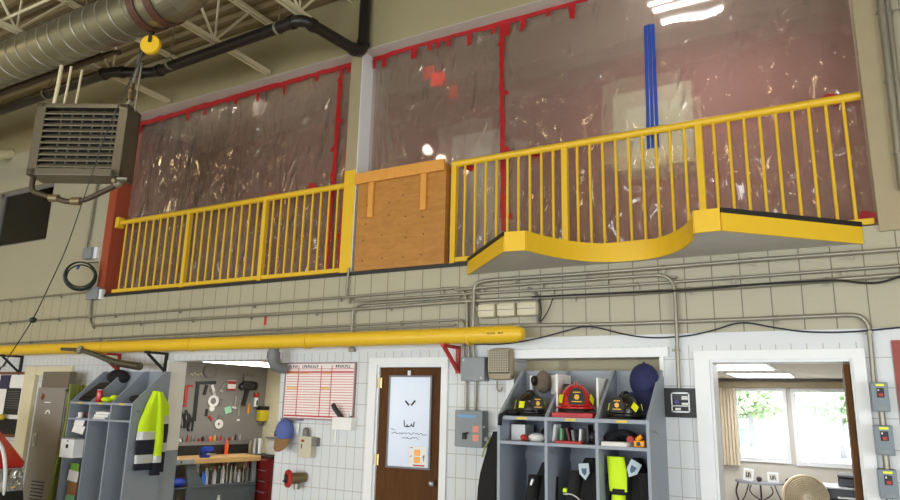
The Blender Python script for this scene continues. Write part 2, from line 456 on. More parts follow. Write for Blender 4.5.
# dark room behind upper left window
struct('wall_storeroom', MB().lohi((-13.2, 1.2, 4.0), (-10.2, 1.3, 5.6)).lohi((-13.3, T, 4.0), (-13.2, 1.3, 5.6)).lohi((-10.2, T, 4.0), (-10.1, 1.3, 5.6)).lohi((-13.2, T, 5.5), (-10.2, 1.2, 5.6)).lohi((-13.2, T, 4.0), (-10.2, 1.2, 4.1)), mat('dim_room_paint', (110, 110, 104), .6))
o = struct('window_1', MB().lohi((-12.5, .08, 4.24), (-12.44, .14, 5.23)).lohi((-10.86, .08, 4.24), (-10.81, .14, 5.23)).lohi((-12.5, .08, 4.24), (-10.81, .14, 4.29)).lohi((-12.5, .08, 5.18), (-10.81, .14, 5.23)), M_lockd)
part('pane', MB().lohi((-12.44, .105, 4.29), (-10.86, .112, 5.18)), M_glass, o)
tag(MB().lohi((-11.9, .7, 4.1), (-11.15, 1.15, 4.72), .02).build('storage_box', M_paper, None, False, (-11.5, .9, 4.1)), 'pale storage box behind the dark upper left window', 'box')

STORE = True
# workshop: pegboard wall frame (origin, along, out)
O = Vector((-9.42, 1.0, 0)); EA = Vector((.25, .968, 0)).normalized(); NN = Vector((.968, -.25, 0)).normalized(); UP = Vector((0, 0, 1))
def pg(px, py, d=.02): return onp(px, py, O + NN * d, NN)
def fr(s_, d, z): return O + EA * s_ + NN * d + UP * z
RW = Matrix((NN, EA, UP)).transposed()
send = (pg(265, 400) - O).dot(EA)
def wb(mb, s0, s1, d0, d1, z0, z1, bev=0): return mb.box(fr((s0 + s1) / 2, (d0 + d1) / 2, (z0 + z1) / 2), (abs(d1 - d0), abs(s1 - s0), abs(z1 - z0)), RW, bev)
struct('wall_workshop', wb(MB(), -.8, send + .1, -.1, 0, 0, 2.75), M_beige)
struct('wall_workshop_back', wb(MB(), send + .02, send + .12, 0, 4.2, 0, 2.75), M_cream)
struct('wall_workshop_right', MB().lohi((-5.3, T, 0), (-5.2, 4.6, 2.75)), M_cream)
struct('floor_workshop', MB().lohi((-10.2, 0, -.1), (-5.2, 4.7, 0)), M_floor)
struct('ceiling_workshop', MB().lohi((-10.2, T, 2.62), (-5.2, 4.7, 2.72)), M_cream)
wbk = wb(MB(), .2, send - .005, 0, .02, 1.12, 2.58); 
single('pegboard', wbk, M_peg, 'large grey pegboard of hanging tools above the workbench', 'pegboard', fr(1.5, .01, 1.12))

# corridor behind brown door, office
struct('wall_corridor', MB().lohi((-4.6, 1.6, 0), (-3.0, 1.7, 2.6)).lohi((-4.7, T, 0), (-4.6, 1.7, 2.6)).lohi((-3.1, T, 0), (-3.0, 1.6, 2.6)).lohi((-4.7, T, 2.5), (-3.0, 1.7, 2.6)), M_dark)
YO = 5.0
Wl = (-1.28, -.66, 1.16, 2.10); Wr = (-.50, .16, 1.14, 2.10)
struct('wall_office', wall_sheet(-2.6, 2.0, 0, 2.35, [Wl, Wr], YO, YO + .15), mat('office_paint', (202, 197, 186), .6, var=.03))
struct('wall_office_left', MB().lohi((-2.3, T, 0), (-2.2, YO, 2.35)), MATS['office_paint'])
struct('wall_office_right', MB().lohi((1.6, T, 0), (1.7, YO, 2.35)), MATS['office_paint'])
struct('floor_office', MB().lohi((-2.3, 0, -.1), (1.7, YO, 0)), M_floor)
struct('ceiling_office', MB().lohi((-2.3, T, 2.28), (1.7, YO, 2.36)), mat('ceiling_tile', (226, 216, 200), .7, var=.04, scale=30))
for i, w in enumerate((Wl, Wr)):
    mb = MB(); f = .05
    mb.lohi((w[0] - f, YO - .03, w[2] - f), (w[1] + f, YO + .02, w[2])).lohi((w[0] - f, YO - .03, w[3]), (w[1] + f, YO + .02, w[3] + f))
    mb.lohi((w[0] - f, YO - .03, w[2]), (w[0], YO + .02, w[3])).lohi((w[1], YO - .03, w[2]), (w[1] + f, YO + .02, w[3]))
    o = struct('window_%d' % (i + 2), mb, M_white)
    part('pane', MB().lohi((w[0], YO + .06, w[2]), (w[1], YO + .066, w[3])), M_glass, o)
# casings of doorways on the bay side
def casing(name, h, w, m, left=True, right=True, z0=0):
    mb = MB(); e = .025; wt = .075
    if left: mb.lohi((h[0] - w, -e, z0), (h[0], 0, h[3] + wt))
    if right: mb.lohi((h[1], -e, z0), (h[1] + w * .7, 0, h[3] + wt))
    mb.lohi((h[0], -e, h[3]), (h[1], 0, h[3] + wt))
    # inner stop lining the reveal
    mb.lohi((h[0] - .001, 0, z0), (h[0] + .02, T, h[3])).lohi((h[1] - .02, 0, z0), (h[1] + .001, T, h[3])).lohi((h[0] + .02, 0, h[3] - .02), (h[1] - .02, T, h[3] + .001))
    return struct(name, mb, m)
struct('trim_13', MB().lohi((-7.60, -.009, 0), (-7.545, T + .004, 1.16), .004), M_lock)
casing('trim_7', H_door, .10, M_white); casing('trim_8', H_off, .12, M_white)
struct('trim_9', MB().lohi((-7.60, -.008, 1.16), (-7.546, T + .004, 2.30), .004), mat('clean_white_paint', (246, 244, 238), .5, var=.03))
mb = MB().lohi((-2.72, -.03, 2.265), (-1.21, 0, 2.35), .004).lohi((-2.72, -.03, 1.2), (-2.64, 0, 2.265)).lohi((-1.285, -.03, 2.1), (-1.25, 0, 2.265))
struct('trim_10', mb, M_white)
struct('trim_11', MB().lohi((-10.70, -.06, 0), (-10.42, -.0, 2.23), .004).lohi((-10.42, -.05, 2.10), (-9.55, -.0, 2.23), .004), M_cream)
struct('trim_12', MB().lohi((.40, -.012, 0), (.9, 0, 2.37)), mat('brick_red_paint', (150, 66, 58), .5))

# ------------------------------------------------------------------ doors
t = bpy.data.objects.new('door_2', None); COL.objects.link(t); t.location = (-4.205, .02, 0); t['kind'] = 'structure'
a = math.radians(6)
e1 = Vector((math.cos(a), math.sin(a), 0)); n1 = Vector((math.sin(a), -math.cos(a), 0)); RD = Rz(a)
def dl(u, d, z): return t.location + e1 * u + n1 * d + UP * z
part('leaf', MB().box(dl(.352, -.02, 1.095), (.704, .04, 2.19), RD, .003), M_brown, t)
part('knob', MB().cyl(dl(.655, 0, 1.06), dl(.655, .05, 1.06), .012).sph(dl(.655, .065, 1.06), .03), M_steel, t, smooth=True)
for z in (2.03, 1.25):
    part('hinge', MB().box(dl(.0, .012, z), (.055, .012, .11), RD, .002).cyl(dl(-.0, .02, z - .055), dl(-.0, .02, z + .055), .009), mat('brass', (200, 180, 130), .35, .7), t)
part('catch_plate', MB().box(dl(.34, .003, 2.13), (.035, .006, .06), RD, .002), M_paper, t)
wbd = thing('whiteboard', 'tall whiteboard with an angry face drawn on it, on the brown door', 'whiteboard', dl(.365, 0, 1.22))
part('board', MB().box(dl(.365, .012, 1.645), (.47, .016, .90), RD), M_wboard, wbd)
fm = MB()
for (cx, cz, w, h) in ((.365, 2.10, .50, .018), (.365, 1.19, .50, .018), (.125, 1.645, .018, .92), (.605, 1.645, .018, .92)): fm.box(dl(cx, .014, cz), (w, .024, h), RD)
part('frame', fm, M_grey, wbd)
def wq(u, z): return dl(u, .0215, z - .035)
scribble('drawn_brow', M_ink, wbd, [[wq(.315, 1.885), wq(.36, 1.84)], [wq(.385, 1.84), wq(.43, 1.89)]], .018, .002, n1)
scribble('drawn_mouth', M_ink, wbd, [[wq(.31, 1.69), wq(.315, 1.63), wq(.36, 1.625), wq(.39, 1.64), wq(.42, 1.63), wq(.425, 1.68)], [wq(.345, 1.65), wq(.35, 1.625)], [wq(.395, 1.66), wq(.4, 1.64)]], .011, .002, n1)
st = []
for r_, (u0, u1, z) in enumerate(((.16, .215, 1.60), (.165, .575, 1.56), (.29, .49, 1.515))):
    u = u0; pl = []
    while u < u1: pl.append(wq(u, z + random.uniform(-.011, .011))); u += random.uniform(.008, .014)
    st.append(pl)
scribble('handwriting', M_ink, wbd, st, .0045, .002, n1)
ps = part('sticker_sheet', MB().box(dl(.475, .0225, 1.305), (.20, .002, .20), RD), M_paper, wbd)
part('yellow_figure', MB().box(dl(.47, .025, 1.34), (.07, .002, .06), RD, .0008).box(dl(.47, .025, 1.27), (.07, .002, .06), RD, .0008), M_amber, ps)
part('red_caption', MB().box(dl(.49, .025, 1.218), (.13, .002, .014), RD), M_red, ps)
scribble('small_marks', M_ink, ps, [[dl(.39 + .0, .025, 1.30), dl(.41, .025, 1.31)], [dl(.53, .025, 1.29), dl(.55, .025, 1.32), dl(.545, .025, 1.26)], [dl(.39, .025, 1.385), dl(.42, .025, 1.39)]], .006, .002, n1)

# office door leaf, swung into the office
t = bpy.data.objects.new('door_3', None); COL.objects.link(t); t.location = (.125, .03, 0); t['kind'] = 'structure'
part('leaf', MB().lohi((.075, .02, 0), (.115, .93, 2.2), .003), M_brown, t)
part('knob', MB().sph((.03, .86, 1.0), .03).cyl((.075, .86, 1.0), (.03, .86, 1.0), .012), M_steel, t, smooth=True)

# ------------------------------------------------------------------ balcony slab
t = thing('balcony', 'grey balcony slab with yellow scalloped edge sticking out under the right railing', 'balcony', (-1.45, 0, 3.117))
zb, zt = 3.117, 3.285
arc = [(-2.18, -.83)]
for k in range(1, 24):
    f = k / 24; x = -2.18 + (2.18 - .80) * f
    arc.append((x, -.86 + (.80) * (1 - abs(2 * f - 1) ** 2.3) ** .75))
arc.append((-.80, -.87))
outline = [(-3.16, 0), (-2.36, -.86)] + arc + [(-.62, -.87), (.29, 0)]
part('slab', MB().prism([(x, y * .985, zb + .004) for x, y in outline], (0, 0, zt - zb - .012)), mat('grey_soffit', (196, 193, 184), .6), t)
fa = MB(); off = .012
def ofs(p):  return (p[0], p[1])
front = [(-2.36, -.86)] + arc + [(-.62, -.87)]
def strip(pts, z0, z1, th=.014):
    m = MB()
    V = [Vector((p[0], p[1], 0)) for p in pts]; n = len(V); N_ = []
    for i in range(n):
        d = (V[min(i + 1, n - 1)] - V[max(i - 1, 0)]).normalized(); N_.append(Vector((d.y, -d.x, 0)))
    A = [[m.b.verts.new(V[i] + N_[i] * k * th + UP * z) for i in range(n)] for k, z in ((0, z0), (1, z0), (1, z1), (0, z1))]
    for i in range(n - 1):
        for k in range(4): m.b.faces.new((A[k][i], A[k][i + 1], A[(k + 1) % 4][i + 1], A[(k + 1) % 4][i]))
    m.b.faces.new([A[k][0] for k in range(4)]); m.b.faces.new([A[k][-1] for k in range(4)][::-1])
    return m
part('fascia', strip([(-2.36, -.86), (-2.18, -.83)], zb - .004, zt), M_yel, t)
part('fascia', strip(arc, zb - .004, zt), M_yel, t, smooth=True)
part('fascia', strip([(-.80, -.87), (-.62, -.87)], zb - .004, zt), M_yel, t)
part('fascia', strip([(-3.16, 0), (-2.36, -.86)], zb - .004, zt - .035), M_yel, t)
part('fascia', strip([(-.62, -.87), (.29, 0)], zb - .004, zt - .035), M_yel, t)
part('edge_strip', strip([(-3.16, 0), (-2.36, -.86)], zt - .035, zt + .004, .018), M_black, t, 'black rubber edge strip')
part('edge_strip', strip([(-.62, -.87), (.29, 0)], zt - .035, zt + .004, .018), M_black, t, 'black rubber edge strip')
part('floor_edge', MB().lohi((-9.18, -.02, 3.215), (-3.16, .0, 3.252)), M_black, t, 'black floor edge along the wall')

# ------------------------------------------------------------------ railings
def railing(x0, x1, posts, label, ztop, capleft, y=.05):
    t = thing('railing', label, 'railing', ((x0 + x1) / 2, y, 3.25), 'yellow mezzanine railings')
    mb = MB().cyl((x0, y, ztop - .04), (x1, y, ztop - .04), .036, seg=16)
    part('top_rail', mb, M_yel, t, smooth=True)
    part('bottom_rail', MB().lohi((x0 + .02, y - .02, 3.275), (x1 - .005, y + .02, 3.325), .006), M_yel, t)
    if capleft: part('end_plate', MB().lohi((x0 - .05, y - .06, ztop - .12), (x0 + .03, y + .045, ztop + .04), .008), M_yel, t)
    for x in posts: part('post', MB().lohi((x - .03, y - .03, 3.25), (x + .03, y + .03, ztop - .05), .006), M_yel, t)
    xs = [x0] + list(posts) + ([x1] if abs(x1 - posts[-1]) > .1 else [])
    if abs(posts[0] - x0) < .1: xs = list(posts) + ([x1] if abs(x1 - posts[-1]) > .1 else [])
    for a_, b_ in zip(xs[:-1], xs[1:]):
        for k in range(1, 10):
            x = a_ + (b_ - a_) * k / 10
            part('baluster', MB().cyl((x, y, 3.3), (x, y, ztop - .05), .0135, seg=10), M_yel, t, smooth=True)
    return t
railing(-9.02, -4.83, [-7.52, -6.11], 'yellow steel railing on the left, between red jamb and yellow post', 4.365, True)
railing(-3.40, .395, [-3.37, -2.13, -.865], 'yellow steel railing on the right, above the scalloped balcony', 4.40, False)

# plywood gate
t = thing('plywood_gate', 'plywood panel with two cleats closing the gap between the railings', 'panel', (-4.03, -.02, 3.25))
part('panel', MB().lohi((-4.60, -.03, 3.255), (-3.46, -.008, 4.36)), M_ply, t)
part('top_board', MB().lohi((-4.62, -.075, 4.27), (-3.44, -.03, 4.40), .004), M_ply2, t)
for x in (-4.40, -3.70): part('cleat', MB().lohi((x - .035, -.06, 3.86), (x + .035, -.03, 4.27), .003), M_ply2, t)
part('side_board', MB().lohi((-3.46, -.03, 3.255), (-3.435, .06, 4.36)), M_ply, t)
mb = MB()
for k in range(16): xk = -4.45 + (k % 4) * .26 + random.uniform(-.05, .05); zk = 3.4 + (k // 4) * .21 + random.uniform(-.04, .04); mb.cyl((xk, -.029, zk), (xk, -.0325, zk), .008, seg=8)
part('screw', mb, M_dark, t)['kind'] = 'stuff'

# ------------------------------------------------------------------ plastic sheets with tape
def wob(x, z): return .018 * math.sin(3.1 * x + 1.3 * math.sin(1.7 * z)) + .012 * math.sin(7.3 * x + 2.1 * z) + .008 * math.sin(13 * x - 3 * z + 2 * math.sin(2.3 * x))
YF = .21
def sheet(x0, x1, label):
    t = thing('plastic_sheet', label, 'plastic sheet', ((x0 + x1) / 2, YF, 3.26), 'plastic dust sheets')
    mb = MB(); nx = int((x1 - x0) / .06); nz = 50; G = []
    for i in range(nx + 1):
        col_ = []
        for j in range(nz + 1):
            x = x0 + (x1 - x0) * i / nx; z = 3.262 + (6.005 - 3.262) * j / nz
            edge = min(1, min(x - x0, x1 - x) / .15, (6.005 - z) / .2)
            col_.append(mb.b.verts.new((x, YF + wob(x, z) * max(0, edge) * 1.15, z)))
        G.append(col_)
    for i in range(nx):
        for j in range(nz): mb.b.faces.new((G[i][j], G[i + 1][j], G[i + 1][j + 1], G[i][j + 1]))
    g = bmesh.ops.extrude_face_region(mb.b, geom=mb.b.faces[:]); bmesh.ops.translate(mb.b, verts=[v for v in g['geom'] if isinstance(v, bmesh.types.BMVert)], vec=(0, .004, 0))
    part('film', mb, M_film, t, smooth=True); return t
SL = sheet(-9.12, -4.825, 'wrinkled clear plastic sheet taped over the left mezzanine opening')
SR = sheet(-4.65, .405, 'wrinkled clear plastic sheet taped over the right mezzanine opening')
def ragged(parent, pts, w, m, name='tape_strip', tabs=0, y=YF - .04, seed=1, even=False):
    rnd = random.Random(seed); mb = MB()
    pts = [Vector((p[0], y, p[1])) for p in pts]
    Q = []
    for a_, b_ in zip(pts[:-1], pts[1:]):
        n = max(2, int((b_ - a_).length / .12))
        for k in range(n): Q.append(a_.lerp(b_, k / n))
    Q.append(pts[-1])
    d0 = (pts[-1] - pts[0]).normalized(); s_ = Vector((-d0.z, 0, d0.x))
    A = []; 
    for p in Q:
        u = w * .5 * (1 if even else rnd.uniform(.6, 1.15)); l = w * .5 * (1 if even else rnd.uniform(.6, 1.15)); dy = Vector((0, rnd.uniform(-.006, .006), 0))
        A.append((mb.b.verts.new(p + s_ * u + dy), mb.b.verts.new(p - s_ * l + dy)))
    for (a1, a2), (b1, b2) in zip(A[:-1], A[1:]): mb.b.faces.new((a1, b1, b2, a2))
    for k in range(tabs):
        p = Q[int((k + .5) / tabs * (len(Q) - 1))] + d0 * rnd.uniform(-.1, .1)
        lw = rnd.uniform(.025, .05); ll = rnd.uniform(.07, .2) * (1 if abs(d0.x) > .5 else .5); e = Vector((0, -.01, -1)) if abs(d0.x) > .5 else Vector((rnd.choice((-1, 1)), -.01, rnd.uniform(-.4, .4)))
        sd = Vector((1, 0, 0)) if abs(d0.x) > .5 else Vector((0, 0, 1))
        mb.quad(p + sd * lw, p - sd * lw, p - sd * lw * rnd.uniform(.4, 1) + e * ll, p + sd * lw * rnd.uniform(.4, .9) + e * ll * rnd.uniform(.7, 1.1))
    g = bmesh.ops.extrude_face_region(mb.b, geom=mb.b.faces[:])
    bmesh.ops.translate(mb.b, verts=[v for v in g['geom'] if isinstance(v, bmesh.types.BMVert)], vec=(0, -.003, 0))
    return part(name, mb, m, parent)
ragged(SL, [(-9.1, 5.95), (-7, 5.965), (-4.84, 5.985)], .085, M_rtape, tabs=9, seed=3)
ragged(SL, [(-5.13, 5.96), (-5.16, 3.3)], .07, M_rtape, tabs=6, seed=4)
ragged(SL, [(-4.92, 5.96), (-4.98, 3.3)], .065, M_rtape, tabs=4, seed=5)
for (px, py) in ((273, 200), (313, 191)): 
    p = at(px, py, YF); ragged(SL, [(p.x - .05, p.z + .05), (p.x + .07, p.z)], .12, M_rtape, seed=px)
ragged(SR, [(-4.63, 5.96), (-4.0, 6.0), (-2.6, 5.985), (-1.9, 6.0)], .075, M_rtape, tabs=12, seed=6)
pa, pb = at(503, 25, YF), at(504.5, 232, YF)
ragged(SR, [(pa.x, pa.z), (pb.x, pb.z)], .06, M_rtape, tabs=4, seed=8)
for (px, py) in ((534, 152), (611, 136), (708, 119), (834, 95), (467, 165), (505, 214), (871, 214), (452, 170)):
    p = at(px, py, YF - .1); ragged(SR, [(p.x - .07, p.z + .02), (p.x + .05, p.z - .03)], .075, M_rtape, tabs=0, y=YF - .05, seed=px)
pa, pb = at(648, 27, YF), at(652, 150, YF)
for k in range(3):
    dx = (k - 1) * .036 + .02
    ragged(SR, [(pa.x + dx, pa.z), (pb.x + dx + .006 * (k - 1), pb.z)], .033, M_btape, seed=20 + k, even=True)

# ------------------------------------------------------------------ conduits
def P3(pts, y): return [at(px, py, y) for px, py in pts]
def level(pts, y, zs=None):
    return P3(pts, y)
def conduit(pts, label, r=.016, y=-.035, m=None, clamps=5, fil=.16, name='conduit', seg=10):
    Q = P3(pts, y); t = thing(name, label, 'conduit' if name == 'conduit' else name, Q[len(Q) // 2], 'wall conduits' if name == 'conduit' else None)
    part('tube', MB().tube(Q, r, seg, fil), m or M_galv, t, smooth=True)
    L_ = [(Q[i], Q[i + 1]) for i in range(len(Q) - 1)]
    tot = sum((b - a).length for a, b in L_)
    for k in range(clamps):
        s_ = tot * (k + .5) / clamps
        for a, b in L_:
            if s_ <= (b - a).length:
                p = a.lerp(b, s_ / (b - a).length); d = (b - a).normalized(); u = d.cross(Vector((0, 1, 0))).normalized()
                m2 = MB().cyl(p - d * .012, p + d * .012, r + .005, seg=10).bar(p - u * .045 + Vector((0, -y * .0 + .012, 0)), p, .022, .008, (0, 1, 0)).cyl(p - u * .035, p - u * .035 + Vector((0, -y, 0)), .006, seg=6)
                part('clamp', m2, M_galv, t); break
            s_ -= (b - a).length
    return t
conduit([(-55, 305.9), (88, 292)], 'thin grey conduit running left from the small box under the coiled hose', .014, clamps=3)
conduit([(-55, 326.5), (160, 311.5), (360, 296), (462, 287.5), (467, 300), (467, 329)], 'grey conduit along the upper wall that bends down behind the yellow pipe end', .016, clamps=8)
conduit([(91, 298), (89, 326), (160, 321), (360, 309), (460, 301.5), (620, 294), (760, 285.5), (905, 274.5)], 'longest grey conduit, dropping from the small box at left and crossing the whole wall', .02, clamps=10)
conduit([(-55, 346.6), (160, 335), (360, 325), (462, 319.5), (466, 330)], 'grey conduit just above the yellow pipe, upper of the pair', .014, clamps=6)
conduit([(-55, 350.1), (160, 338.5), (300, 331.5), (455, 325)], 'grey conduit just above the yellow pipe, lower of the pair', .014, clamps=6)
conduit([(349, 268), (346, 296), (352, 301.3), (466, 294), (620, 285.6), (760, 276), (905, 265.5)], 'grey conduit dropping from the yellow post and turning along the wall', .014, clamps=7)
conduit([(351, 350), (353, 309), (360, 304), (460, 297)], 'short pale conduit rising from the wall fitting above the brown door frame', .014, clamps=2)
conduit([(473, 345), (474, 283), (490, 280), (620, 271), (760, 259.5), (905, 249)], 'pale conduit rising beside the three beige boxes and running right under the balcony', .018, y=-.06, clamps=6)
conduit([(455, 290), (518, 284.5), (620, 277.5), (674, 274), (676, 315), (679, 388)], 'conduit under the balcony that drops down beside the black framed notice', .016, y=-.05, clamps=5)
conduit([(478, 326), (620, 324), (760, 318.7), (868, 314), (871, 350), (874, 384)], 'grey conduit over the office doorway dropping to the switch boxes', .018, clamps=5)
conduit([(528, 288), (535, 292), (538, 300), (538, 325)], 'dark short conduit bending down right of the three beige boxes', .014, m=M_lockd, clamps=1)
for i, dx in enumerate((0, 5, 10)):
    conduit([(463 + dx, 335), (464 + dx, 360)], ['left', 'middle', 'right'][i] + ' of three short conduits entering the small grey box by the yellow pipe end', .013, clamps=0, fil=0)
for i, (x0, x1) in enumerate(((466, 466), (476, 475))):
    conduit([(x0, 378), (x1, 411)], ['left', 'right'][i] + ' conduit linking the small grey box to the larger panel below', .014, clamps=0, fil=0)
# conduits by right column
for i, (x0, x1, r) in enumerate(((882, 905, .03), (889, 912, .02))):
    conduit([(x0 - 4, -22), (x1 - 2, 190)], ['thick', 'thin'][i] + ' vertical conduit beside the beige column at far right', r, -.06, clamps=3, fil=0)
single('loose_wire', MB().tube(P3([(890, 60), (888, 40), (893, 10), (900, 9)], -.05), .006, 6, .1), M_lockd, 'thin loose wire curling out near the top right conduits', 'wire', at(892, 30, -.05), smooth=True)
single('wall_fitting', MB().box(at(352, 350, -.03), (.07, .05, .04), None, .008).cyl(at(352, 343, -.03), at(352, 351, -.03), .02), M_galv, 'small grey elbow fitting on the wall above the door frame', 'fitting', at(352, 351, -.03))
# cables
M_cable = mat('dark_blue_cable', (30, 34, 60), .5)
single('blue_cable', MB().tube(P3([(470, 344), (500, 344.5), (520, 342), (544, 337), (565, 331), (584, 325.8), (600, 328), (620, 333.5), (640, 337), (658, 338), (689, 336), (715, 330), (741, 321), (770, 327), (803, 332), (845, 332.6), (905, 327)], -.05), .0065, 8, .2), M_cable, 'dark blue cable sagging in loops above the recess and office doorway', 'cable', at(689, 336, -.05), smooth=True)
single('black_cable', MB().tube(P3([(532, 297), (620, 293), (690, 290), (760, 284), (840, 280), (860, 283), (880, 283), (905, 275)], -.075), .009, 8, .2), M_black, 'black cable tied along the middle conduit below the balcony', 'cable', at(700, 290, -.07), smooth=True)
single('loose_cable', MB().tube(P3([(539, 298), (542, 312), (539, 324), (548, 312), (553, 298)], -.06), .006, 6, .1), M_black, 'thin black wire looping beside the beige boxes', 'cable', at(542, 312, -.06), smooth=True)

# yellow pipe and brackets
t = thing('yellow_pipe', 'fat yellow pipe with rounded end running along the wall', 'pipe', (-8, -.25, 2.40))
part('pipe', MB().cyl((-14.0, -.25, 2.455), (-3.0, -.25, 2.475), .077, seg=24), M_yel, t, smooth=True)
part('end_cap', MB().lathe([(.082, 0), (.082, .40), (.075, .49), (.054, .55), (.0, .575)], (-3.0, -.25, 2.475), (1, 0, 0)), M_yel, t, smooth=True)
scribble('marking', M_ink, t, [[(-2.78 + k * .028, -.334, 2.475), (-2.765 + k * .028, -.334, 2.487), (-2.76 + k * .028, -.334, 2.47)] for k in (0, 1, 2, 4, 5)], .005, .002)
for x in (-8.55, -6.85, -5.0, -3.0): part('clip', MB().lathe([(.078, -.012), (.086, -.012), (.086, .012), (.078, .012)], (x, -.25, 2.465), (1, 0, 0)), M_yel, t)
def tri_bracket(px, label, m, s=.26):
    p = at(px, 352, 0)
    t = thing('pipe_bracket', label, 'bracket', (p.x, 0, 2.12), 'triangular pipe brackets')
    x = p.x; z = 2.365
    part('arm', MB().lohi((x - .02, -.34, z), (x + .02, 0, z + .03)), m, t)
    part('upright', MB().lohi((x - .02, -.03, z - s), (x + .02, 0, z)), m, t)
    part('brace', MB().bar((x, -.30, z), (x, -.02, z - s + .03), .035, .025), m, t)
tri_bracket(24, 'black triangular bracket under the yellow pipe by the notice board', M_black)
tri_bracket(168, 'black triangular bracket under the yellow pipe at the workshop doorway', M_black, .24)
tri_bracket(121, 'red triangular bracket above the left lockers', M_red, .22)
tri_bracket(459, 'red triangular bracket under the end of the yellow pipe', M_red, .24)
t = thing('drain_pipe', 'grey plastic pipe elbow hanging below the yellow pipe at the workshop doorway', 'pipe', at(277, 355, -.2))
A_ = at(274, 350, -.2)
part('elbow', MB().tube([A_ + Vector((0, 0, .05)), A_ + Vector((0, 0, -.14)), A_ + Vector((.03, .05, -.2)), A_ + Vector((.06, .14, -.2))], .06, 14, .05), M_grey, t, smooth=True)
part('collar', MB().cyl(A_ + Vector((0, 0, -.02)), A_ + Vector((0, 0, -.1)), .075, seg=18), M_grey, t, smooth=True)
t = thing('exhaust_pipe', 'shiny tapered metal pipe sticking out below the yellow pipe at left', 'pipe', at(100, 357, -.35))
q = P3([(62, 349), (80, 350), (95, 354), (115, 362.5), (140, 366.5)], -.36)
part('tube', MB().tube(q, lambda f: (.024 + .026 * f), 14, .2), mat('dull_chrome', (120, 120, 116), .2, .9), t, smooth=True)
part('flange', MB().sph(q[1], .06, (1, .6, 1)), M_galv, t, smooth=True)
# boxes on wall
def wbox(name, px0, py0, px1, py1, dep, m, label, cat, bev=.01, group=None):
    a_, b_ = at(px0, py0, -dep), at(px1, py1, -dep)
    t = thing(name, label, cat, ((a_.x + b_.x) / 2, -.001, min(a_.z, b_.z)), group)
    part('case', MB().lohi((a_.x, -dep, b_.z), (b_.x, -.0, a_.z), bev), m, t)
    return t, a_, b_
M_bbox = mat('beige_plastic', (206, 198, 172), .45)
for i, (x0, x1, y0, y1) in enumerate(((477, 494, 304, 317), (496, 514, 303, 316), (516, 536, 302, 315))):
    t, a_, b_ = wbox('junction_box', x0, y0, x1, y1, .11, M_bbox, ['left', 'middle', 'right'][i] + ' of three beige boxes in a row above the yellow pipe end', 'box', .03, 'beige boxes')
    part('seam', MB().lohi((a_.x + .01, -.113, (a_.z + b_.z) / 2 - .003), (b_.x - .01, -.1, (a_.z + b_.z) / 2 + .003)), M_lockd, t)
t, a_, b_ = wbox('junction_box', 87, 288, 96, 299, .09, M_greybox, 'small grey box on the wall under the coiled hose', 'box', .006)
part('cover', MB().lohi((b_.x - .0, -.06, b_.z), (b_.x + .06, 0, a_.z - .03), .004), M_white, t)
t, a_, b_ = wbox('junction_box', 83, 248, 90, 258, .09, M_greybox, 'small grey box at the foot of the thin pipe below the heater', 'box', .006)
part('cover', MB().lohi((b_.x - .0, -.05, b_.z), (b_.x + .08, 0, a_.z), .004), M_white, t)
t, a_, b_ = wbox('electrical_box', 461, 357, 484, 381, .12, M_greybox, 'small plain grey electrical box below the yellow pipe end', 'electrical box', .008)
part('lid_screw', MB().cyl((a_.x + .03, -.12, a_.z - .03), (a_.x + .03, -.126, a_.z - .03), .008, seg=8).cyl((b_.x - .03, -.12, b_.z + .03), (b_.x - .03, -.126, b_.z + .03), .008, seg=8), M_steel, t)
t, a_, b_ = wbox('breaker_box', 455, 410, 482, 448, .13, M_greybox, 'larger grey electrical panel with orange labels left of the gear lockers', 'electrical panel', .008)
part('blue_label', MB().lohi((a_.x + .03, -.133, a_.z - .07), (b_.x - .06, -.13, a_.z - .04)), mat('blue_label', (120, 160, 200), .5), t)
for z in (.17, .25): part('warning_label', MB().lohi((b_.x - .10, -.133, a_.z - z - .03), (b_.x - .035, -.13, a_.z - z + .03), .0), mat('salmon_label', (226, 150, 126), .5), t)
part('handle', MB().lohi((a_.x + .09, -.15, b_.z + .07), (a_.x + .13, -.13, b_.z + .13), .004).cyl((a_.x + .11, -.15, b_.z + .12), (a_.x + .15, -.16, b_.z + .13), .009), M_black, t)
part('switch_lever', MB().lohi((b_.x, -.10, a_.z - .24), (b_.x + .04, -.06, b_.z + .06), .004).cyl((b_.x + .02, -.10, (a_.z + b_.z) / 2), (b_.x + .035, -.17, (a_.z + b_.z) / 2 + .02), .012), M_greybox, t)
# horn speaker with checked grille
t, a_, b_ = wbox('wall_speaker', 487, 348, 511, 380, .12, mat('tan_enamel', (164, 152, 128), .5), 'tan wall speaker with woven grille under the yellow pipe end', 'speaker', .05)
mb = MB()
cx, cz, w_, h_ = (a_.x + b_.x) / 2, (a_.z + b_.z) / 2 + .01, (b_.x - a_.x), (a_.z - b_.z)
for k in range(9): mb.lohi((a_.x + .02 + k * (w_ - .045) / 8.5, -.132, b_.z + .07), (a_.x + .031 + k * (w_ - .045) / 8.5, -.125, a_.z - .03))
for k in range(9): mb.lohi((a_.x + .02, -.134, b_.z + .075 + k * (h_ - .11) / 8.5), (b_.x - .02, -.125, b_.z + .085 + k * (h_ - .11) / 8.5))
part('grille', mb, mat('tan_weave', (176, 166, 146), .6), t)
part('grille_backing', MB().lohi((a_.x + .02, -.126, b_.z + .06), (b_.x - .02, -.117, a_.z - .03), .0), M_dark, t)
part('hook', MB().tube(P3([(497, 381), (497, 389), (500, 392), (502, 387)], -.06), .008, 8, .03), M_galv, t, smooth=True)
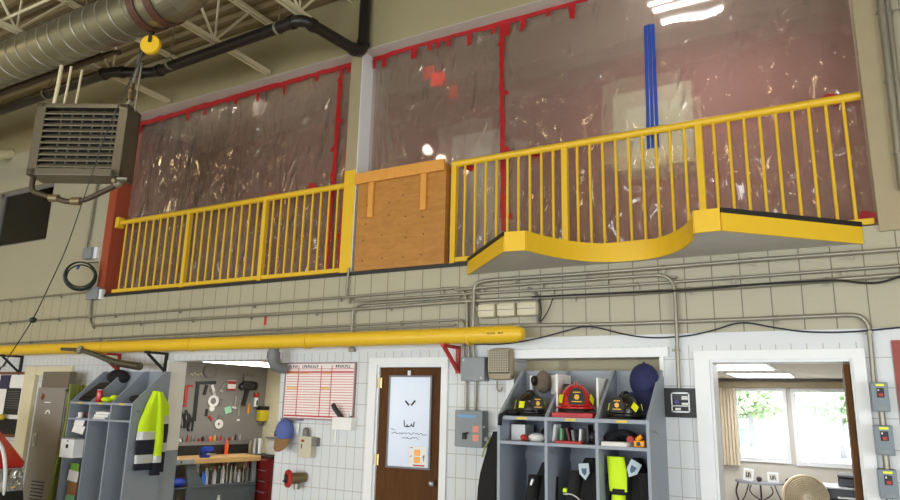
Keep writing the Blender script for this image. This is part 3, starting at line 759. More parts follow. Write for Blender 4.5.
# switch boxes at far right
for i, (x0, y0, x1, y1) in enumerate(((870, 382, 891, 412), (873, 425, 896, 456), (877, 469, 900, 500))):
    t, a_, b_ = wbox('switch_box', x0, y0, x1, y1, .13, mat('blue_grey_enamel', (120, 132, 140), .42), ['topmost', 'middle', 'lowest'][i] + ' of three grey switch boxes with yellow label by the office doorway', 'switch box', .008, 'grey switch boxes')
    w_ = b_.x - a_.x; h_ = a_.z - b_.z
    part('yellow_label', MB().lohi((a_.x + w_ * .3, -.134, a_.z - h_ * .14), (b_.x - w_ * .3 + .01, -.13, a_.z - h_ * .06)), M_fly, t)
    s_ = part('switch_plate', MB().lohi((a_.x + w_ * .32, -.136, a_.z - h_ * .52), (b_.x - w_ * .26, -.13, a_.z - h_ * .2), .002), M_black, t)
    part('rocker', MB().lohi((a_.x + w_ * .42, -.146, a_.z - h_ * .49), (b_.x - w_ * .34, -.136, a_.z - h_ * .38), .002), M_red, s_)
    part('indicator', MB().lohi((a_.x + w_ * .38, -.139, a_.z - h_ * .3), (a_.x + w_ * .46, -.136, a_.z - h_ * .24)), M_paper, s_)
    part('nameplate', MB().lohi((a_.x + w_ * .3, -.133, b_.z + h_ * .06), (b_.x - w_ * .2, -.13, b_.z + h_ * .17)), M_greybox, t)
    part('nipple', MB().cyl(((a_.x + b_.x) / 2, -.06, b_.z), ((a_.x + b_.x) / 2, -.06, b_.z - .1), .022), M_galv, t, smooth=True)
# framed black notice
a_, b_ = at(664, 388, -.02), at(697, 418, -.02)
t = thing('framed_notice', 'small black framed notice on the tile wall between lockers and office', 'picture frame', ((a_.x + b_.x) / 2, 0, b_.z))
part('frame', MB().lohi((a_.x, -.025, b_.z), (b_.x, -.0, a_.z), .004), M_black, t)
ix0, ix1, iz0, iz1 = a_.x + .055, b_.x - .05, b_.z + .04, a_.z - .035
f_ = MB()
for lo, hi in (((ix0, iz0), (ix1, iz0 + .012)), ((ix0, iz1 - .012), (ix1, iz1)), ((ix0, iz0), (ix0 + .01, iz1)), ((ix1 - .01, iz0), (ix1, iz1)), ((ix0, iz0 + .05), (ix1, iz0 + .058))): f_.lohi((lo[0], -.029, lo[1]), (hi[0], -.025, hi[1]))
part('inner_border', f_, M_silver, t)
part('print', MB().lohi((ix0 + .085, -.027, iz1 - .06), (ix1 - .015, -.025, iz1 - .03)).lohi((ix0 + .085, -.027, iz0 + .063), (ix1 - .015, -.025, iz0 + .08)).lohi((ix0 + .03, -.027, iz0 + .018), (ix0 + .075, -.025, iz0 + .038)), M_paper, t)
part('emblem', MB().cyl((ix0 + .045, -.025, iz0 + .085), (ix0 + .045, -.028, iz0 + .085), .02), mat('violet_print', (80, 70, 140), .5), t)
scribble('text', M_grey, t, [[(ix0 + .02, -.027, z), (ix1 - .02, -.027, z)] for z in [iz0 + .11 + k * .014 for k in range(5)]], .003, .001)

# schedule whiteboard with red grid
a_, b_ = at(287, 364, -.02), at(352, 420, -.02)
t = thing('schedule_board', 'white wall chart ruled with red lines beside the brown door', 'board', ((a_.x + b_.x) / 2, 0, b_.z))
X0, X1, Z0, Z1 = a_.x, b_.x, b_.z, a_.z
part('board', MB().lohi((X0, -.02, Z0), (X1, 0, Z1)), mat('chart_white', (240, 230, 228), .3, var=.02), t)
f_ = MB().lohi((X0 - .015, -.026, Z0 - .015), (X1 + .015, 0, Z0)).lohi((X0 - .015, -.026, Z1), (X1 + .015, 0, Z1 + .015)).lohi((X0 - .015, -.026, Z0), (X0, 0, Z1)).lohi((X1, -.026, Z0), (X1 + .015, 0, Z1))
part('frame', f_, mat('mauve_frame', (150, 120, 124), .4), t)
g_ = MB(); rows = 21
for k in range(2, rows): 
    z = Z1 - (Z1 - Z0) * k / rows; g_.lohi((X0 + .01, -.0225, z - .0028), (X1 - .01, -.02, z + .0028))
for f in (.19, .53, .68): g_.lohi((X0 + (X1 - X0) * f - .004, -.0228, Z0 + .02), (X0 + (X1 - X0) * f + .004, -.02, Z1 - .02))
for z in (Z0 + .02, Z1 - .095): g_.lohi((X0 + .01, -.0228, z - .006), (X1 - .01, -.02, z + .006))
part('red_grid', g_, mat('red_line', (190, 60, 70), .5), t)
W_ = X1 - X0; H_ = Z1 - Z0
yl = MB()
for (f0, f1, r0) in ((.03, .18, 3.0), (.55, .67, 3.0), (.03, .18, 9.0), (.54, .66, 9.0), (.22, .34, 3.0)): yl.lohi((X0 + W_ * f0, -.0222, Z1 - H_ * (r0 + .9) / rows), (X0 + W_ * f1, -.02, Z1 - H_ * r0 / rows))
part('yellow_cell', yl, mat('pale_orange_marker', (236, 206, 130), .6), t)
st = []
for (f0, f1) in ((.05, .18), (.25, .48), (.74, .95)):
    u = X0 + W_ * f0; zc = Z1 - H_ * .05
    while u < X0 + W_ * f1:
        st.append([(u, -.0225, zc + .015), (u, -.0225, zc - .015), (u + .012, -.0225, zc + random.choice((-.015, 0, .015)))]); u += .026
scribble('heading', M_ink, t, st, .006)
part('tray', MB().lohi((X0, -.06, Z0 - .03), (X0 + W_ * .30, -.0, Z0 - .012)), M_lockd, t)
q_ = at(343, 424, -.05)
s_ = thing('file_pocket', 'white wall pocket with a black handled tool below the wall chart', 'pocket', (q_.x, 0, q_.z - .1))
part('pocket', MB().lohi((q_.x - .12, -.09, q_.z - .06), (q_.x + .14, 0, q_.z + .07), .006).lohi((q_.x - .13, -.02, q_.z - .2), (q_.x - .11, 0, q_.z + .05)), M_paper, s_)
part('tool_handle', MB().tube([(q_.x - .02, -.04, q_.z + .05), (q_.x - .09, -.09, q_.z + .16), (q_.x - .12, -.09, q_.z + .2)], .026, 10), M_black, s_, smooth=True)
part('marker', MB().cyl((q_.x + .1, -.05, q_.z + .05), (q_.x + .1, -.06, q_.z + .14), .01).cyl((q_.x + .06, -.05, q_.z + .05), (q_.x + .065, -.06, q_.z + .11), .01), M_white, s_)
single('ball_of_tape', MB().sph(at(351, 419, -.05), .03, (.8, .8, 1.1)), M_black, 'small black clip on the corner of the wall chart', 'clip', at(351, 420, -.05), smooth=True)
q_ = at(295, 428, -.02); single('paper_note', MB().box(q_, (.12, .004, .11)), M_paper, 'small white paper note taped under the wall chart', 'paper', q_)
# cap on hook
def cap(loc, m_crown, m_peak, label, s=1.0, hang=True):
    loc = Vector(loc); t = thing('baseball_cap', label, 'cap', loc - UP * .12 * s)
    part('crown', MB().sph(loc, .105 * s, (.95, .8, 1.15), 20), m_crown, t, smooth=True)
    pk = MB(); A = []
    for k in range(13):
        a_ = PI * k / 12
        A.append(((.085 * s * math.cos(a_), -.02 - .05 * s * math.sin(a_), -.075 * s), (.095 * s * math.cos(a_), -.03 - .06 * s * math.sin(a_), -.075 * s - .125 * s * math.sin(a_) ** .7)))
    vs = [[pk.b.verts.new(loc + Vector(p)) for p in pr] for pr in A]
    for a_, b_ in zip(vs[:-1], vs[1:]): pk.b.faces.new((a_[0], b_[0], b_[1], a_[1]))
    g = bmesh.ops.extrude_face_region(pk.b, geom=pk.b.faces[:]); bmesh.ops.translate(pk.b, verts=[v for v in g['geom'] if isinstance(v, bmesh.types.BMVert)], vec=(0, .012, .004))
    part('peak', pk, m_peak, t, smooth=True)
    part('button', MB().sph(loc + Vector((0, 0, .12 * s)), .012), m_crown, t, smooth=True)
    return t
cap(at(284, 431, -.1) + Vector((0, .012, 0)), mat('denim_blue', (86, 104, 168), .8), mat('tan_brown', (134, 100, 62), .8), 'blue cap with tan peak hanging beside the workshop doorway', 1.1)
# beige control box
t, a_, b_ = wbox('control_box', 299, 436, 310, 458, .09, mat('putty_enamel', (196, 190, 168), .45), 'putty coloured control box with red button under the wall chart', 'control box', .006)
part('top_fitting', MB().cyl((a_.x + .06, -.05, a_.z), (a_.x + .06, -.05, a_.z + .06), .035).sph((a_.x + .06, -.05, a_.z + .06), .035), M_lockd, t, smooth=True)
part('red_button', MB().lohi((a_.x + .04, -.096, a_.z - .06), (a_.x + .08, -.09, a_.z - .035)), M_red, t)
part('slot', MB().lohi((a_.x + .04, -.094, a_.z - .13), (a_.x + .05, -.09, a_.z - .08)), M_dark, t)
part('side_cover', MB().lohi((b_.x, -.07, b_.z + .12), (b_.x + .05, 0, a_.z - .01), .004), M_lockd, t)
# standpipe valve
p = at(290, 478.5, -.14)
t = thing('hose_valve', 'brass hose valve with red ring on the tile wall beside the workshop', 'valve', (p.x, 0, p.z - .1))
part('outlet', MB().cyl((p.x + .1, 0, p.z + .01), (p.x + .0, -.15, p.z), .05, .062, 18), mat('aged_brass', (120, 104, 76), .4, .6), t, smooth=True)
part('red_ring', MB().lathe([(.05, 0), (.088, 0), (.095, .02), (.088, .04), (.05, .04)], (p.x - .0, -.14, p.z), (-.5, -.86, 0), 24), M_red, t, smooth=True)
part('cap', MB().cyl((p.x - .0, -.15, p.z), (p.x - .015, -.185, p.z), .05, seg=18).bar((p.x - .05, -.19, p.z - .03), (p.x + .03, -.19, p.z + .03), .015, .015), M_black, t, smooth=True)
part('drain_nut', MB().cyl((p.x + .06, -.09, p.z - .05), (p.x + .06, -.09, p.z - .11), .032, seg=8), M_galv, t)

# ------------------------------------------------------------------ gear lockers
def gear_lockers(x0, label, yf=-.6):
    W = 1.28; th = .025; bw = W / 3
    t = thing('gear_locker', label, 'locker', (x0 + W / 2, yf / 2, 0), 'grey gear lockers')
    def side(x, hi):
        poly = [(x, 0, 0), (x, yf, 0), (x, yf, 1.745), (x, -.08, 2.15), (x, 0, 2.15)]
        return MB().prism(poly, (th, 0, 0))
    for k in range(4): part('divider', side(x0 + min(k * bw, W - th), 0), M_lock, t)
    part('back_panel', MB().lohi((x0 + th, -.02, 0), (x0 + W - th, 0, 2.15)), M_lock, t)
    for k in range(3):
        xa, xb = x0 + k * bw + th, x0 + (k + 1) * bw - (th if k == 2 else 0)
        part('shelf', MB().lohi((xa, yf + .002, 1.715), (xb, -.02, 1.745)), M_lock, t)
        part('shelf', MB().lohi((xa, yf + .002, 1.515), (xb, -.02, 1.54)), M_lock, t)
        part('rail', MB().lohi((xa, -.05, 1.36), (xb, -.02, 1.43)), M_lock, t)
        part('base', MB().lohi((xa, yf + .002, 0.05), (xb, -.02, .1)), M_lock, t)
        part('name_tag', MB().lohi(((xa + xb) / 2 - .045, yf - .003, 1.72), ((xa + xb) / 2 + .045, yf + .002, 1.74)), mat('yellow_tag', (214, 190, 70), .5), t)
    h = MB().cyl((x0 + W, yf + .08, 1.66), (x0 + W + .03, yf + .08, 1.66), .008).tube([(x0 + W + .03, yf + .08, 1.66), (x0 + W + .05, yf + .06, 1.645), (x0 + W + .04, yf + .03, 1.66)], .007, 8)
    part('coat_hook', h, M_steel, t, smooth=True)
    part('coat_hook', MB().tube([(x0 + bw + th, yf + .06, 1.47), (x0 + bw + .07, yf + .05, 1.46), (x0 + bw + .075, yf + .03, 1.485)], .007, 8), M_steel, t, smooth=True)
    return t
XR = -2.54; XL = -8.77; BW = 1.28 / 3
gear_lockers(XR, 'grey three bay gear locker with helmets, set under the wall recess')
gear_lockers(XL, 'grey three bay gear locker with a hi-vis jacket on its side, left of the workshop', -.5)

# ------------------------------------------------------------------ helmets
def helmet(loc, rz, m, label, badge, s=1.0):
    t = thing('fire_helmet', label, 'helmet', (0, 0, 0), 'fire helmets')
    sh = MB(); seg = 36; R = []
    for j in range(11):
        ph = PI / 2 * j / 10; ring = []
        for k in range(seg):
            a_ = 2 * PI * k / seg
            r = math.cos(ph); ridge = 1 + .035 * (abs(math.cos(4 * a_)) ** 14) * (1 if j < 9 else 0)
            ring.append(sh.b.verts.new((.125 * r * math.cos(a_) * ridge, .15 * r * math.sin(a_) * ridge, .05 + .165 * math.sin(ph) ** .92 * ridge)))
        R.append(ring)
    for A, B in zip(R[:-1], R[1:]):
        for k in range(seg): sh.b.faces.new((A[k], A[(k + 1) % seg], B[(k + 1) % seg], B[k]))
    bmesh.ops.remove_doubles(sh.b, verts=sh.b.verts[:], dist=.0015)
    part('shell', sh, m, t, smooth=True)
    br = MB(); I, Oo, Ol = [], [], []
    for k in range(seg):
        a_ = 2 * PI * k / seg; back = max(0, math.sin(a_)) ** 2; fr_ = max(0, -math.sin(a_)) ** 2
        I.append(br.b.verts.new((.122 * math.cos(a_), .147 * math.sin(a_), .055)))
        Oo.append(br.b.verts.new(((.155) * math.cos(a_), (.185 + .075 * back + .01 * fr_) * math.sin(a_), .042 - .03 * back)))
        Ol.append(br.b.verts.new(((.153) * math.cos(a_), (.183 + .075 * back + .01 * fr_) * math.sin(a_), .030 - .03 * back)))
    I2 = [br.b.verts.new((v.co.x * .97, v.co.y * .97, .040)) for v in I]
    for k in range(seg):
        n = (k + 1) % seg
        for A, B in ((I, Oo), (Oo, Ol), (Ol, I2)): br.b.faces.new((A[k], A[n], B[n], B[k]))
    part('brim', br, m, t, smooth=True)
    part('crest', MB().tube([(0, -.13, .12), (0, -.10, .19), (0, -.03, .225), (0, .05, .225), (0, .12, .18)], .013, 8, .03), m, t, smooth=True)
    f_ = part('front_shield', MB().prism([(-.055, -.165, .06), (.055, -.165, .06), (.065, -.158, .11), (.04, -.15, .17), (0, -.147, .185), (-.04, -.15, .17), (-.065, -.158, .11)], (0, -.01, 0)), badge, t, 'front badge')
    part('badge_emblem', MB().cyl((0, -.164, .115), (0, -.1735, .115), .020, seg=8).box((0, -.166, .150), (.055, .008, .008)).box((0, -.174, .082), (.075, .006, .008)), M_gold, f_)
    for sx in (-1, 1):
        for sy in (-.55, .5):
            a_ = math.atan2(sy, sx); c = Vector((.128 * math.cos(a_), .153 * math.sin(a_), .10)); n = Vector((math.cos(a_) / .125, math.sin(a_) / .15, 1.5)).normalized()
            q = Vector((0, 0, 1)).rotation_difference(n).to_matrix(); part('sticker', MB().box(c + n * .004, (.06, .06, .006), q @ Matrix.Rotation(.4, 3, 'Z')), M_fly, t, 'bright yellow reflective sticker')
    part('lining', MB().lathe([(.118, .045), (.118, .02), (.112, .02), (.112, .045)], (0, 0, 0), (0, 0, 1), 24), M_blackcloth, t)
    part('chin_strap', MB().tube([(-.12, -.02, .03), (-.135, -.10, .012), (-.06, -.20, .010), (.05, -.20, .010)], .008, 8, .04), M_black, t, smooth=True)
    t.location = Vector(loc); t.rotation_euler.z = rz; t.scale = (s, s, s); return t
zs = 1.745
helmet((XR + .22, -.40, zs), .80, M_blksh, 'black fire helmet with yellow stickers on the top shelf of the left bay', M_black, .95)
helmet((XR + BW + .20, -.38, zs + .04), .36, M_redsh, 'red fire helmet on the red book in the middle bay', M_black, 1.1)
helmet((XR + 2 * BW + .20, -.42, zs), -.15, M_blksh, 'black fire helmet in the right bay under the navy cap', M_black, .95)
cap((XR + 2 * BW + .30, -.16, zs + .31), M_navycap, M_navycap, 'navy cap hanging above the black helmet in the right bay', 1.25)
# items in top bays
def blk(name, lo, hi, m, label, cat, bev=.004, group=None): 
    return single(name, MB().lohi(lo, hi, bev), m, label, cat, ((lo[0] + hi[0]) / 2, (lo[1] + hi[1]) / 2, lo[2]), group)
blk('red_book', (XR + BW + .05, -.56, zs), (XR + 2 * BW - .03, -.22, zs + .04), mat('red_cover', (184, 40, 44), .5), 'flat red book under the red helmet', 'book')
blk('white_folder', (XR + BW + .035, -.42, zs), (XR + BW + .055, -.08, zs + .36), M_paper, 'upright white folder left of the red helmet', 'folder')
blk('black_binder', (XR + BW + .065, -.30, zs + .042), (XR + BW + .10, -.05, zs + .28), M_black, 'black binder standing behind the red helmet', 'binder')
blk('white_folder', (XR + 2 * BW - .05, -.38, zs + .042), (XR + 2 * BW - .03, -.08, zs + .33), M_paper, 'upright white folder right of the red helmet', 'folder')
t = thing('work_boot_bag', 'grey bundle with goggles hanging at the back of the left bay', 'bundle', (XR + .25, -.1, zs + .2))
part('bundle', MB().sph((XR + .23, -.12, zs + .30), .085, (.9, .7, 1.2)), mat('grey_fleece', (120, 108, 96), .9, bump=.4), t, smooth=True)
part('goggles', MB().sph((XR + .17, -.18, zs + .31), .045, (.7, 1, 1)), M_black, t, smooth=True)
part('paper', MB().box((XR + .34, -.06, zs + .28), (.11, .01, .17)), M_paper, t)
blk('white_card', (XR + .09, -.10, zs + .16), (XR + .115, -.04, zs + .36), M_paper, 'narrow white card standing at the back of the left bay', 'card')
single('glove', MB().sph((XR + .09, -.5, zs + .03), .05, (1.4, 1, .5)).tube([(XR + .05, -.55, zs + .02), (XR + .035, -.615, zs), (XR + .035, -.625, zs - .08)], .018, 8, .02), M_blackcloth, 'black glove drooping over the top shelf edge in the left bay', 'glove', (XR + .08, -.5, zs), smooth=True)
# second shelf contents
z2 = 1.54
blk('paper_stack', (XR + .04, -.40, z2), (XR + .17, -.2, z2 + .13), M_paper, 'white paper box on the lower shelf of the left bay', 'paper')
single('red_ball', MB().sph((XR + .20, -.50, z2 + .028), .028).cyl((XR + .2, -.5, z2 + .01), (XR + .24, -.53, z2 + .02), .01), M_red, 'small red knob on the lower shelf of the left bay', 'knob', (XR + .2, -.5, z2), smooth=True)
single('dust_mask', MB().sph((XR + .30, -.45, z2 + .03), .065, (1.2, .9, .6)), M_paper, 'white dust mask on the lower shelf of the left bay', 'mask', (XR + .30, -.45, z2), smooth=True)
single('black_bag', MB().sph((XR + .34, -.24, z2 + .06), .09, (.9, 1, .7)), M_blackcloth, 'black pouch behind the dust mask', 'pouch', (XR + .34, -.24, z2), smooth=True)
for i in range(6):
    x = XR + BW + .04 + i * .055; hh = random.uniform(.10, .15); lean = random.uniform(-.25, .25)
    single('pamphlet', MB().box((x, -.42 + .02 * (i % 3), z2 + hh / 2 + .004), (.018, .14, hh), Matrix.Rotation(lean, 3, 'Y')), [M_paper, M_green, mat('dark_red_cover', (110, 24, 34), .5), M_grey, M_paper, M_black][i],
           ['white pamphlet at the left end of the middle bay shelf', 'pale green pamphlet in the middle bay shelf', 'dark red pamphlet in the middle bay shelf', 'grey pamphlet in the middle bay shelf', 'white pamphlet in the middle of the middle bay shelf', 'black pamphlet at the right end of the middle bay shelf'][i], 'pamphlet', (x, -.42, z2), 'pamphlets in the middle bay')
blk('red_book', (XR + BW + .08, -.57, z2), (XR + BW + .3, -.47, z2 + .02), mat('red_cover', (184, 40, 44), .5), 'thin red booklet on the lower shelf edge of the middle bay', 'book')
single('crumpled_bag', MB().sph((XR + BW + .345, -.38, z2 + .055), .065, (.85, 1, .8)), mat('dark_foil', (70, 66, 70), .3, .3, bump=.8), 'crumpled dark bag on the right of the middle bay shelf', 'bag', (XR + BW + .35, -.38, z2), smooth=True)
x = XR + 2 * BW
single('white_cloth', MB().prism([(x + .04, -.585, z2), (x + .24, -.585, z2), (x + .27, -.45, z2), (x + .1, -.40, z2)], (0, .02, .03)), M_paper, 'folded white paper on the lower shelf of the right bay', 'paper', (x + .15, -.5, z2))
single('radio_strap', MB().tube([(x + .05, -.47, z2 + .04), (x + .12, -.38, z2 + .09), (x + .2, -.42, z2 + .10), (x + .27, -.38, z2 + .06), (x + .2, -.3, z2 + .05), (x + .1, -.3, z2 + .05)], .03, 10, .05), M_blackcloth, 'black strap bundle on the lower shelf of the right bay', 'strap', (x + .15, -.4, z2), smooth=True)
single('red_torch', MB().cyl((x + .25, -.50, z2 + .05), (x + .27, -.40, z2 + .05), .03), M_red, 'small red torch behind the yellow tool in the right bay', 'torch', (x + .26, -.45, z2), smooth=True)
t = thing('yellow_gauge', 'yellow and black handheld tool on the lower shelf of the right bay', 'tool', (x + .33, -.5, z2))
part('body', MB().lohi((x + .29, -.56, z2), (x + .375, -.47, z2 + .05), .012), M_amber, t); part('grip', MB().cyl((x + .31, -.53, z2 + .05), (x + .35, -.53, z2 + .085), .02), M_amber, t, smooth=True)
part('dial', MB().cyl((x + .33, -.56, z2 + .025), (x + .33, -.568, z2 + .025), .016), M_black, t)

# coats
def coat(name, label, x, y, zt, w, dp, zb_=.35, m=M_blackcloth, lean=0.0, sleeves=True):
    t = thing(name, label, 'coat', (x, y, zb_))
    secs = []
    for k in range(13):
        f = k / 12; z = zt - (zt - zb_) * f
        ww = w * (.30 + .70 * min(1, f / .28) ** .7) * (1 + .10 * f); dd = dp * (.45 + .55 * min(1, f / .3))
        secs.append((Vector((x + lean * f, y - .02 * f, z)), ww / 2, dd / 2, .05 + .05 * f, 5, 1.3 * f))
    part('body', MB().loft(secs, 36), m, t, smooth=True)
    for sx in ((-1, 1) if sleeves else ()):
        sl = []
        for k in range(9):
            f = k / 8; z = zt - .10 - (zt - zb_ - .3) * .75 * f
            sl.append((Vector((x + sx * (w * .30 + .035 * f) + lean * f, y - dp * .42 - .012 * math.sin(5 * f), z)), .055 - .008 * f, .05, .08, 3, 4 * f))
        part('sleeve', MB().loft(sl, 18), m, t, smooth=True)
    return t, y - dp / 2
def patch(t, x, y, z, s, tilt, label):
    R = Matrix.Rotation(tilt, 3, 'Y')
    pts = [R @ Vector(v) * s for v in ((-.05, 0, .07), (.05, 0, .07), (.05, 0, -.02), (0, 0, -.08), (-.05, 0, -.02))]
    o = part('shoulder_patch', MB().prism([Vector((x, y, z)) + p for p in pts], (0, -.012, 0)), mat('patch_grey_blue', (186, 204, 214), .5), t, label)
    pts = [R @ Vector(v) * s * .5 for v in ((-.05, 0, .05), (.05, 0, .05), (.04, 0, -.03), (0, 0, -.08), (-.04, 0, -.03))]
    part('emblem', MB().prism([Vector((x, y - .012, z)) + p for p in pts], (0, -.004, 0)), mat('patch_blue', (60, 90, 120), .5), o)
t, yy = coat('turnout_coat', 'black coat hanging in the left bay of the helmet lockers', XR + .33, -.30, 1.36, .24, .22, lean=-.03)
part('badge', MB().box((XR + .26, yy - .05, 1.21), (.018, .03, .05), Matrix.Rotation(.4, 3, 'Y')), M_silver, t)
t, yy = coat('turnout_coat', 'black coat with pale shield patch hanging in the middle bay', XR + BW + .30, -.32, 1.42, .32, .24, lean=-.04)
patch(t, XR + BW + .30, yy - .05, 1.33, .85, -.1, 'pale shield patch')
part('piping', MB().tube([(XR + BW + .12, yy - .05, 1.14), (XR + BW + .2, yy - .07, 1.15), (XR + BW + .28, yy - .08, 1.10)], .006, 8, .05), M_silver, t, smooth=True)
part('yellow_trim', MB().box((XR + BW + .13, yy - .03, 1.17), (.03, .05, .03)), M_hiviz, t)
t, yy = coat('turnout_coat', 'black coat with shield patch beside the hi-vis vest in the right bay', XR + 2 * BW + .25, -.30, 1.44, .25, .24, lean=.0)
patch(t, XR + 2 * BW + .26, yy - .05, 1.37, .9, .5, 'tilted shield patch')
t = thing('hi_vis_vest', 'bright yellow green vest hanging in the right bay of the helmet lockers', 'vest', (XR + 2 * BW + .12, -.45, .6))
vs = [(Vector((XR + 2 * BW + .12 + .02 * f, -.47, 1.455 - .26 * f)), .075 - .015 * abs(f - .5), .03, .06, 3, 3 * f) for f in (0, .2, .4, .6, .8, 1.0)]
part('upper_panel', MB().loft(vs, 24), M_hiviz, t, smooth=True)
vs = [(Vector((XR + 2 * BW + .135 - .03 * f, -.47, 1.19 - .5 * f)), .05 + .03 * f, .03, .08, 3, 3 * f) for f in (0, .15, .3, .6, 1.0)]
part('lower_panel', MB().loft(vs, 24), M_hiviz, t, smooth=True)
part('black_band', MB().loft([(Vector((XR + 2 * BW + .14, -.47, z)), .06, .036, .05, 3, z * 9) for z in (1.215, 1.20, 1.185, 1.17)], 24), M_blackcloth, t, smooth=True)
# dark coat hanging to the left of locker
t, yy = coat('turnout_coat', 'long black coat hanging on the wall between grey panel and helmet lockers', XR - .12, -.30, 1.60, .26, .36, .2, lean=-.05, sleeves=False)
part('lime_edge', MB().tube([(XR - .165, yy + .06, 1.54), (XR - .205, yy + .05, 1.45), (XR - .225, yy + .05, 1.38)], .007, 8, .05), mat('olive_lime', (150, 160, 40), .7), t, smooth=True)

# ------------------------------------------------------------------ hi-vis jacket on the left locker side
t = thing('hi_vis_jacket', 'yellow and navy hi-vis jacket hanging on the side of the left lockers', 'jacket', (-7.44, -.22, .92))
xj = XL + 1.28 + .07
def jsec(path, z0, z1, n=8, grow=1.0):
    out = []
    for k in range(n + 1):
        z = z0 + (z1 - z0) * k / n
        for (za, ya, wa), (zb2, yb2, wb2) in zip(path[:-1], path[1:]):
            if za >= z >= zb2:
                f = (za - z) / (za - zb2); yc = ya + (yb2 - ya) * f; w_ = wa + (wb2 - wa) * f
                out.append((Vector((xj, yc, z)), .045 * grow, w_ * grow, .07, 4, 6 * z)); break
    return out
lft = [(1.90, -.24, .03), (1.72, -.27, .08), (1.5, -.31, .115), (1.2, -.315, .125), (.95, -.31, .13)]
mid = [(1.90, -.225, .03), (1.70, -.18, .045), (1.3, -.15, .05), (.88, -.16, .06)]
rgt = [(1.90, -.21, .035), (1.72, -.12, .08), (1.4, -.085, .075), (.9, -.09, .07)]
VA = dict(ua=(1, 0, 0), va=(0, 1, 0))
part('upper_panel', MB().loft(jsec(lft, 1.90, 1.40), 24, **VA), M_hiviz, t, smooth=True)
part('reflective_stripe', MB().loft(jsec(lft, 1.41, 1.315, 4, 1.03), 24, **VA), M_silver, t, 'silver reflective stripe', True)
part('lower_panel', MB().loft(jsec(lft, 1.32, 1.14), 24, **VA), M_navy, t, 'navy lower half', True)
part('reflective_stripe', MB().loft(jsec(lft, 1.14, 1.04, 4, 1.03), 24, **VA), M_silver, t, 'silver reflective stripe', True)
part('hem', MB().loft(jsec(lft, 1.05, .96, 3), 24, **VA), M_navy, t, 'navy hem', True)
xj += .03
part('sleeve', MB().loft(jsec(mid, 1.89, 1.12), 24, **VA), M_hiviz, t, smooth=True)
part('sleeve_stripe', MB().loft(jsec(mid, 1.12, 1.04, 4, 1.05), 24, **VA), M_silver, t, 'silver stripe', True)
part('cuff', MB().loft(jsec(mid, 1.04, .89, 4), 24, **VA), M_navy, t, 'navy cuff', True)
xj -= .035
part('side_panel', MB().loft(jsec(rgt, 1.89, 1.60), 24, **VA), M_hiviz, t, smooth=True)
part('side_stripe', MB().loft(jsec(rgt, 1.60, 1.50, 4, 1.04), 24, **VA), M_silver, t, 'silver stripe', True)
part('side_lower', MB().loft(jsec(rgt, 1.50, 1.27), 24, **VA), M_navy, t, 'navy side panel', True)
part('side_stripe', MB().loft(jsec(rgt, 1.27, 1.16, 4, 1.04), 24, **VA), M_silver, t, 'silver stripe', True)
part('side_hem', MB().loft(jsec(rgt, 1.16, .92), 24, **VA), M_navy, t, 'navy hem', True)

# ------------------------------------------------------------------ left locker contents
BEFORE = set(o.name for o in COL.objects)
zs = 1.745
Lc = Vector((XL + .205, -.36, zs + .135))
single('black_case', MB().box(Lc, (.33, .36, .03), Matrix.Rotation(math.radians(38), 3, 'X'), .008).box(Lc + Vector((0, -.012, .018)), (.27, .28, .012), Matrix.Rotation(math.radians(38), 3, 'X')), M_black, 'flat black case leaning in the left bay of the left lockers', 'case', (XL + .2, -.4, zs))
single('black_helmet_bag', MB().sph((XL + .33, -.18, zs + .33), .13, (1.5, .8, .8)), M_blackcloth, 'dark bundle on top of the back of the left lockers', 'bundle', (XL + .33, -.18, zs + .22), smooth=True)
t = thing('drink_can', 'red insulated cup on the top shelf of the left lockers', 'cup', (XL + .49, -.52, zs))
part('body', MB().lathe([(0, 0), (.034, 0), (.038, .01), (.04, .13), (.036, .15), (0, .15)], (XL + .49, -.52, zs)), M_redsh, t, smooth=True)
part('lid', MB().lathe([(.036, .148), (.034, .16), (0, .16)], (XL + .49, -.52, zs)), M_silver, t, smooth=True)
single('glove', MB().sph((XL + .60, -.48, zs + .035), .07, (1.3, 1, .5)).sph((XL + .67, -.44, zs + .06), .05, (1.2, .9, .7)), M_hiviz, 'lime green gloves beside the red cup', 'gloves', (XL + .6, -.48, zs), smooth=True)
single('black_shoe', MB().sph((XL + 1.06, -.40, zs + .05), .07, (1.5, 1, .7)).sph((XL + 1.16, -.30, zs + .08), .06, (1, 1, 1.2)), M_blackcloth, 'black boots on the top shelf of the right bay of the left lockers', 'boots', (XL + 1.1, -.38, zs), smooth=True)
for i in range(3):
    single('paper_stack', MB().box((XL + BW + .16 + .03 * i, -.46, z2 + .012 + .035 * i), (.24, .2, .03), Matrix.Rotation(.12 * i, 3, 'Z') @ Matrix.Rotation(.1, 3, 'X')), M_paper, ['lowest', 'middle', 'topmost'][i] + ' of three paper stacks in the middle cubby of the left lockers', 'paper', (XL + BW + .17, -.46, z2 + .03 * i), 'papers in the cubby')
single('red_pouch', MB().sph((XL + .28, -.46, z2 + .045), .06, (1.4, .9, .7)), mat('maroon_cloth', (120, 34, 34), .7), 'dark red pouch in the left cubby of the left lockers', 'pouch', (XL + .28, -.46, z2), smooth=True)
single('white_cup', MB().lathe([(0, 0), (.03, 0), (.036, .07), (0, .07)], (XL + .12, -.5, z2)), M_paper, 'small white cup in the left cubby of the left lockers', 'cup', (XL + .12, -.5, z2), smooth=True)
for i in range(2):
    single('paper_sheet', MB().box((XL + .24, -.58, 1.40 + .09 * i), (.24 - .04 * i, .01, .10), Matrix.Rotation(-.2, 3, 'X') @ Matrix.Rotation(.12, 3, 'Y')), M_paper, ['lower', 'upper'][i] + ' white paper pinned in the left bay above the white box', 'paper', (XL + .21, -.56, 1.33 + .10 * i), 'pinned papers')
